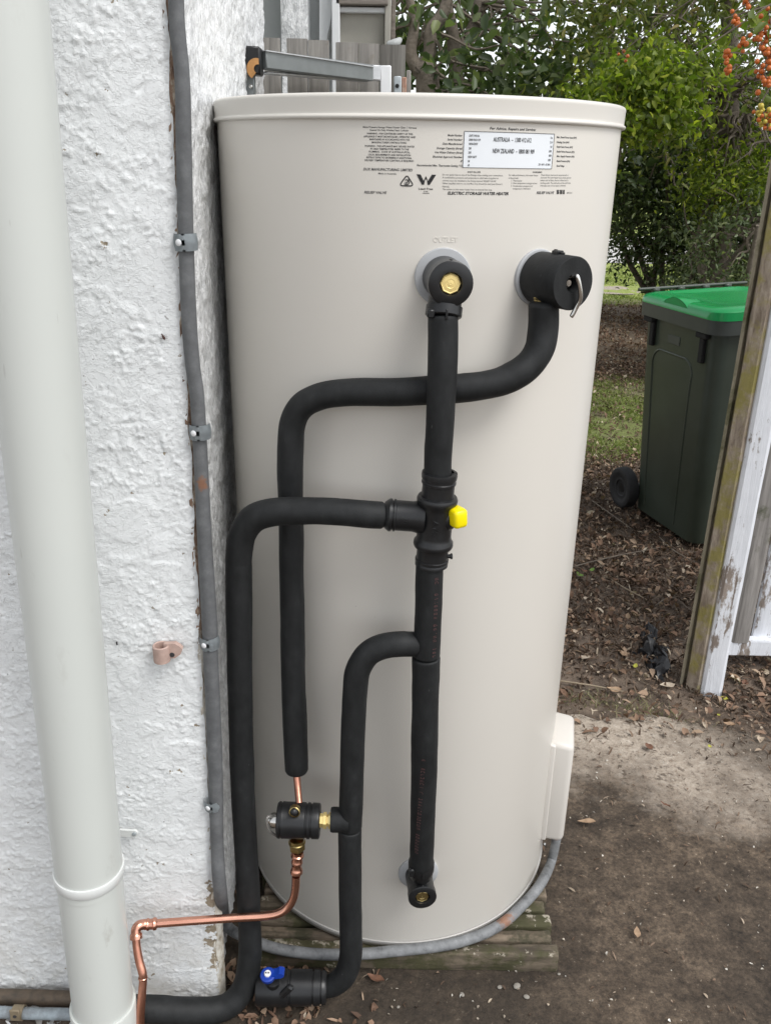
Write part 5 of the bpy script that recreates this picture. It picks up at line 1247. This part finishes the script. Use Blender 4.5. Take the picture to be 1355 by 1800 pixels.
strings = [((1290, 20), (1293, 45), 7, 4.4, 0), ((1304, 68), (1306, 84), 5, 4.6, 0), ((1273, 92), (1280, 128), 11, 4.5, 0), ((1332, 58), (1352, 118), 26, 4.6, 0), ((1350, 20), (1366, 100), 20, 4.6, 0), ((1340, 122), (1352, 150), 17, 4.6, 0), ((1336, 182), (1350, 228), 32, 4.0, 1), ((1312, -4), (1318, 6), 5, 4.5, 0), ((1092, 92), (1100, 100), 4, 3.0, 2)]
rb = np.random.default_rng(5)
binv = parent_world(bb).inverted()
for (a, b2, n_, rpx, typ) in strings:
    Ys = Yq if typ < 2 else 2.9
    A = at_y(*a, Ys); B = at_y(*b2, Ys)
    limb(bmt, src if typ < 2 else Vector((1.15, 2.6, 1.95)), A, .003, .0014, int(rb.integers(1e6)), 5, .06)
    tube(bmt, [A, A.lerp(B, .5), B], .0011, 5)
    for k in range(n_):
        t_ = (k+.5)/n_; P = A.lerp(B, t_)+Vector(rb.normal(size=3))*mpp(A)*(3.5 if n_ < 12 else 8)
        o = bpy.data.objects.new('berry', meY if (typ == 1 and rb.random() < .6) else meO); s = rpx*mpp(A)*rb.uniform(.85, 1.15)
        o.matrix_local = binv @ Matrix.LocRotScale(P, None, (s, s, s*1.03)); link(o); o.parent = bb; o.matrix_parent_inverse = Matrix.Identity(4)
for k in range(26):
    x, yy = rb.uniform(1180, 1420), rb.uniform(-60, 210); e = at_y(x, yy, rb.uniform(1.95, 2.5))
    limb(bmt, src+Vector(rb.normal(size=3))*.05, e, .0035, .0012, int(rb.integers(1e6)), 5, .05)
    for q in range(int(rb.integers(1, 4))): lp.append(src.lerp(e, rb.uniform(.6, 1.02)))
obj('twigs', bmt, MAT['twig'], bb, 60)['kind'] = 'stuff'
for (x, yy) in ((1345, 5), (1325, 25), (1340, 30), (1352, 55), (1290, 57), (1297, 66), (1268, 70), (1275, 78), (1340, 85), (1346, 170), (1320, 34), (1355, 12), (1335, 48), (1310, 48), (1350, 40), (1360, 70)): lp.append(at_y(x, yy, Yq+rb.uniform(-.05, .1)))
lf = leaf_mesh('leaves', np.array([list(q) for q in lp]), .034, .022, MAT['leaf_lime'], bb, up=.2, seed=77)

# ------------------------------------------------------------------ leaf litter, twigs, grass
MAT['litter'] = m_leaf('dry_leaf', [(0, (.085, .052, .036)), (.35, (.19, .115, .078)), (.70, (.29, .19, .13)), (.92, (.42, .31, .22)), (1, (.62, .54, .43))], .1, .7, .25)
MAT['chips'] = m_leaf('bark_mulch', [(0, (.055, .038, .027)), (.5, (.13, .088, .062)), (.85, (.25, .18, .13)), (1, (.46, .39, .30))], .0, .85, .2)
MAT['grass'] = m_leaf('grass_blade', [(0, (.11, .14, .03)), (.6, (.21, .26, .06)), (1, (.42, .42, .18))], .35, .5)
rl = np.random.default_rng(99)
def scatter(n, x0, x1, y0, y1, dens):
    X = rl.uniform(x0, x1, n); Y = rl.uniform(y0, y1, n); k = rl.random(n) < dens(X, Y); X, Y = X[k], Y[k]; return np.stack([X, Y, ground_z(X, Y)], 1)
edge_y = lambda X: 1.975-.42*np.maximum(0, X-.72)
def d_lit(X, Y):
    d = sst(0, .5, Y-edge_y(X))*.9*(.35+.65*sst(.40, .6, fbm(X*3, Y*3, 55, 3)))
    lawn = sst(3.9, 4.3, Y)*(1-sst(5.4, 6.0, Y)); d = d*(1-.72*lawn)+.5*sst(5.5, 6.2, Y)
    return np.clip(d, 0, 1)
P = scatter(42000, .25, 4.2, 1.9, 9.0, d_lit); P[:, 2] += .006+rl.random(len(P))*.012
o = leaf_mesh('leaf_litter', P, .026, .014, MAT['litter'], up=.80, seed=201, jitter=.6, fold=.3); tag(o, 'brown dry leaf litter over the soil', 'leaf litter', kind='stuff')
P = scatter(110000, .25, 3.2, 1.85, 6.2, lambda X, Y: np.clip(sst(-.03, .25, Y-edge_y(X))*(1-.8*sst(3.9, 4.3, Y)*(1-sst(5.4, 6, Y))), 0, 1)); P[:, 2] += .003+rl.random(len(P))*.010
o = leaf_mesh('bark_litter', P, .020, .0055, MAT['chips'], up=.6, seed=203, jitter=.6, fold=.4); tag(o, 'fine dark bark crumbs and twigs on the soil', 'mulch', kind='stuff')
P = scatter(2600, .40, 1.6, 1.62, 2.02, lambda X, Y: .75*sst(-.34, .04, Y-edge_y(X))**2); P[:, 2] = np.maximum(P[:, 2], .004)+.006
o = leaf_mesh('edge_litter', P, .017, .0055, MAT['chips'], up=.75, seed=205, jitter=.7); tag(o, 'bark crumbs and leaf bits strewn over the far edge of the path', 'mulch', kind='stuff')
P = scatter(260, .40, 1.5, 1.70, 2.02, lambda X, Y: .8*sst(-.25, .05, Y-edge_y(X))); P[:, 2] = np.maximum(P[:, 2], .004)+.007
o = leaf_mesh('edge_leaves', P, .024, .013, MAT['litter'], up=.8, seed=206, jitter=.6); tag(o, 'small dead leaves along the far edge of the path', 'leaf litter', kind='stuff')
def blades(name, P, h, w, mat, lab, seed):
    r = np.random.default_rng(seed); n = len(P); a = r.uniform(0, 6.28, n); d = np.stack([np.cos(a), np.sin(a), np.zeros(n)], 1); l = r.uniform(.3, 1.0, n)[:, None]*h
    lean = np.stack([r.normal(size=n), r.normal(size=n), np.zeros(n)], 1)*.55
    t = P+lean*l+np.array([0, 0, 1])*l*.75; V = np.stack([P-d*w/2, P+d*w/2, t], 1).reshape(-1, 3); F = np.arange(n*3).reshape(-1, 3)
    o = obj_np(name, V, F, mat); tag(o, lab, 'grass', kind='stuff')
def d_gr(X, Y): return sst(3.9, 4.2, Y)*(1-sst(5.5, 6.0, Y))*sst(.36, .52, fbm(X*2.4, Y*2.4, 58, 4))
P = scatter(90000, .5, 3.4, 3.9, 6.0, d_gr); blades('grass', P, .030, .007, MAT['grass'], 'patchy green grass beyond the wheels of the bin', 5)
P = scatter(30000, 1.2, 7, 8.9, 12.5, lambda X, Y: np.where((Y > 10.5) | (Y < 9.8), 1.0, .03)); blades('lawn_grass', P, .05, .014, MAT['grass'], 'bright lawn beyond the hedge bushes', 6)
P = np.vstack([np.array([x, y, 0.0])+np.random.default_rng(k).normal(size=(60, 3))*np.array([.035, .022, 0]) for k, (x, y) in enumerate(((.66, 1.97), (.72, 1.95), (.78, 1.90), (.60, 1.99), (.52, 1.99)))]); P[:, 2] = ground_z(P[:, 0], P[:, 1])
blades('dry_grass', P, .045, .0022, m_leaf('straw_grass', [(0, (.16, .18, .06)), (1, (.42, .38, .22))], .2), 'thin straw coloured grass tufts along the slab edge', 7)
P = np.stack([rl.uniform(-.33, .02, 420), rl.uniform(.93, 1.13, 420), np.full(420, .006)], 1); P = P[rl.random(420) < .25+.75*(P[:, 0] < -.10)]
o = leaf_mesh('corner_litter', P, .020, .009, MAT['litter'], up=.7, seed=221, jitter=.7); tag(o, 'dead leaves gathered in the corner between wall foot and plinth', 'leaf litter', kind='stuff')
P = np.stack([rl.uniform(-.85, -.42, 260), rl.uniform(.88, 1.04, 260), np.full(260, .004)], 1)
o = leaf_mesh('paint_flakes', P, .016, .011, m_leaf('white_flake', [(0, (.25, .23, .20)), (.5, (.55, .55, .54)), (1, (.74, .75, .75))], 0, .6), up=.85, seed=222, jitter=.8); tag(o, 'white paint flakes on the ground under the old grey pipe', 'paint flakes', kind='stuff')
# far pale drive behind the hedge
bm = NB(); quad(bm, (-20, 13, .01), (40, 13, .01), (40, 18, .01), (-20, 18, .01)); o = obj('far_drive', bm, simple('pale_concrete_drive', (.55, .54, .51), .8, var=.1, vs=1), None, 0); tag(o, kind='structure')
bm = NB(); quad(bm, (1.0, 9.8, .006), (12, 9.8, .006), (12, 10.5, .006), (1.0, 10.5, .006)); o = obj('far_path', bm, simple('beige_gravel_path', (.36, .31, .25), .9, var=.2, vs=20), None, 0); tag(o, kind='structure')

# individually visible fallen leaves
def leaf_one(L_, W, curl, seed):
    bm = NB(); r = random.Random(seed); n = 6; rows = []
    for i in range(n+1):
        t_ = i/n; w = W/2*math.sin(math.pi*min(1, t_**.8*.96+.03))+.0004; zc = curl*(t_-.5)**2*4*.3
        rows.append([bm.verts.new((sx*w, (t_-.5)*L_, zc+abs(sx)*curl*(.5+.3*math.sin(t_*5+seed))+r.uniform(-1, 1)*.001)) for sx in (-1, -.5, 0, .5, 1)])
    for a, b2 in zip(rows[:-1], rows[1:]):
        for k in range(4): bm.faces.new((a[k], a[k+1], b2[k+1], b2[k]))
    return bm
LM = {k: simple('fallen_leaf_'+k, c, .7, vs=90, col2=c2) for k, c, c2 in (('tan', (.42, .29, .19), (.26, .17, .10)), ('brown', (.22, .11, .065), (.12, .06, .04)), ('pale', (.55, .47, .37), (.40, .32, .24)), ('yellow', (.50, .46, .07), (.36, .38, .05)), ('green', (.16, .27, .05), (.10, .18, .03)))}
def place_leaf(px, py, L_, W, curl, mat, rot, label, group=None, z=None, k=0):
    zz = .006; P = at_z(px, py, zz)
    zz = float(ground_z(np.array([P.x]), np.array([P.y]))[0]) if P.y > 1.9 else .006
    P = at_z(px, py, max(zz, .004)+.004)
    bm = leaf_one(L_, W, curl, k); o = obj('fallen_leaf', bm, LM[mat], None, 60); o.location = P+Vector((0, 0, .003)); o.rotation_euler = (rng.uniform(-.15, .15), rng.uniform(-.15, .15), rot)
    tag(o, label, 'leaf', group)
place_leaf(1027, 1157, .034, .028, .004, 'pale', 1.1, 'round pale fallen leaf on bare soil right of the heater', k=1)
place_leaf(1078, 1214, .040, .026, .006, 'tan', 1.5, 'broad tan fallen leaf near the slab edge beside the thin twig', k=2)
place_leaf(1097, 1152, .040, .025, .008, 'tan', .8, 'tan fallen leaf lying left of the black plastic scrap', k=3)
place_leaf(1172, 1206, .042, .027, .004, 'pale', 1.6, 'round dull leaf at the foot of the old post', k=4)
place_leaf(1139, 1315, .028, .018, .006, 'brown', .3, 'single brown leaf in the middle of the bare concrete', k=5)
place_leaf(1030, 1447, .040, .014, .006, 'tan', 1.45, 'curled reddish leaf on the path beside the heater cover', k=6)
place_leaf(1119, 1641, .026, .012, .003, 'tan', -.2, 'small pointed tan leaf on the dark lower path', k=7)
place_leaf(1168, 1416, .026, .007, .004, 'brown', .7, 'narrow dark red leaf on the pale concrete', k=8)
place_leaf(1158, 1150, .020, .012, .003, 'yellow', .6, 'yellow green leaf lying on the black plastic scrap', k=9)
place_leaf(1272, 1229, .020, .013, .003, 'yellow', .9, 'yellow leaf on the soil right of the post foot', k=10)
place_leaf(1116, 1172, .026, .012, .003, 'yellow', -.5, 'folded yellowish leaf below the black plastic scrap', k=11)
place_leaf(1246, 1313, .011, .008, .001, 'yellow', .2, 'tiny yellow leaf on the concrete below the post', k=12)
place_leaf(1262, 1258, .012, .007, .001, 'yellow', -.3, 'tiny yellow leaf between the post foot and the concrete', k=13)
place_leaf(1018, 1012, .035, .02, .006, 'green', .4, 'green leaf on the litter close to the heater, left of the red one', k=14)
place_leaf(1026, 1005, .022, .014, .004, 'brown', 1.2, 'small red leaf among green leaves by the heater', k=15)
place_leaf(1040, 1003, .026, .014, .004, 'green', -.8, 'green leaf on the litter close to the heater, right of the red one', k=16)
place_leaf(1290, 1195, .040, .022, .010, 'tan', .5, 'orange tan leaf against the bottom rail right of the post', k=17)
place_leaf(1308, 1203, .036, .018, .008, 'brown', -.4, 'brown leaf under the bottom rail of the boards', k=18)
place_leaf(1280, 1275, .030, .014, .006, 'tan', 1.2, 'tan leaf at the soil edge of the concrete, lower right', k=19)
place_leaf(660, 1722, .034, .014, .005, 'brown', 1.1, 'reddish brown leaf in front of the plinth beside the foam pipe', k=20)
# twigs
for k, (pts_, lab_) in enumerate((([(985, 1197), (1040, 1205), (1103, 1217)], 'long thin pale twig on the soil just behind the slab edge'), ([(1062, 1012), (1100, 1035), (1138, 1055)], 'pale straight twig in the litter above the black plastic'), ([(1150, 935), (1180, 965), (1220, 988)], 'forked dark twig below the bin'), ([(1000, 998), (1070, 980), (1160, 962)], 'long twig crossing the litter under the bin wheel'), ([(1040, 880), (1075, 905), (1110, 930)], 'short twig by the bin wheel'), ([(1150, 1065), (1180, 1050), (1215, 1074)], 'crooked twig beside the foot of the batten'))):
    P = []
    for q, (x, yy) in enumerate(pts_):
        p = at_z(x, yy, .01); zz = max(.0, float(ground_z(np.array([p.x]), np.array([p.y]))[0])); P.append(at_z(x, yy, zz+.010+.004*(q % 2)))
    o = obj('twig', tube(NB(), P, [.0022, .0026, .0014], 7, n=5), simple('pale_twig', (.30, .24, .17), .8) if k < 2 else MAT['twig'], None, 60); tag(o, lab_, 'twig')
# black plastic scrap half buried
bm = NB(); n_ = 26; A = at_z(1100, 1105, .01); B = at_z(1190, 1190, .01)
rows = []
for i in range(n_+1):
    row = []
    for j in range(n_+1):
        u_, v_ = i/n_, j/n_; p = Vector((A.x+(B.x-A.x)*u_, 0, 0)); p.y = B.y+(A.y-B.y)*v_*1.0+.05*(u_-.5)
        h = (fbm(np.array([u_*5.0]), np.array([v_*5.0]), 91, 4)[0]-.36)*.13*math.sin(math.pi*u_)**.5*math.sin(math.pi*v_)**.5
        p.x += (fbm(np.array([v_*5]), np.array([u_*2]), 92, 3)[0]-.5)*.09; p.y += (fbm(np.array([u_*5]), np.array([v_*2]), 93, 3)[0]-.5)*.09
        p.z = max(-.02, h)+float(ground_z(np.array([p.x]), np.array([p.y]))[0])-.003; row.append(bm.verts.new(p))
    rows.append(row)
for a, b2 in zip(rows[:-1], rows[1:]):
    for k in range(n_): bm.faces.new((a[k], a[k+1], b2[k+1], b2[k]))
bmesh.ops.triangulate(bm, faces=bm.faces[:])
o = obj('plastic_scrap', bm, simple('black_plastic_sheet', (.012, .012, .014), .35, bmp=.4, bs=60, bd=.004), None, 25); tag(o, 'crumpled black plastic sheet half buried in soil by the post', 'plastic sheet')
# crumbs of paint, shell and stone on the path
P = scatter(800, .0, 1.7, .95, 1.95, lambda X, Y: np.ones_like(X)*.8); P[:, 2] = .008
o = leaf_mesh('path_crumbs', P, .0045, .0035, m_leaf('pale_crumb', [(0, (.20, .16, .12)), (.5, (.45, .40, .33)), (1, (.70, .68, .62))], 0, .8), up=.8, seed=210, jitter=.8); tag(o, 'pale crumbs and specks scattered on the path', 'crumbs', kind='stuff')
P = scatter(2200, -.75, 1.6, .9, 2.05, lambda X, Y: np.ones_like(X)*.6); P[:, 2] = .007
o = leaf_mesh('path_bits', P, .012, .003, MAT['chips'], up=.8, seed=211, jitter=.8); tag(o, 'dark twig fragments scattered on the path', 'debris', kind='stuff')
me = berry_me(simple('pale_stone', (.25, .23, .20), .8, var=.3, vs=60), 'stone')
r = random.Random(8)
for k, (x, yy, s) in enumerate(((908, 1733, 9), (925, 1752, 7), (878, 1735, 6), (812, 1748, 6), (982, 1712, 4), (700, 1770, 4))):
    P = at_z(x, yy, .006); o = bpy.data.objects.new('stone', me); q = s*mpp(P)*.8; o.location = P; o.scale = (q, q*.8, q*.4); o.rotation_euler = (0, 0, r.uniform(0, 3)); link(o)
    tag(o, ['larger pale stone on the path in front of the plinth', 'flat grey stone in front of the plinth, nearest the camera', 'small pale stone touching the plinth front', 'small stone left of the others before the plinth', 'tiny stone at the right corner of the plinth', 'tiny pale stone right of the isolation valve'][k], 'stone')
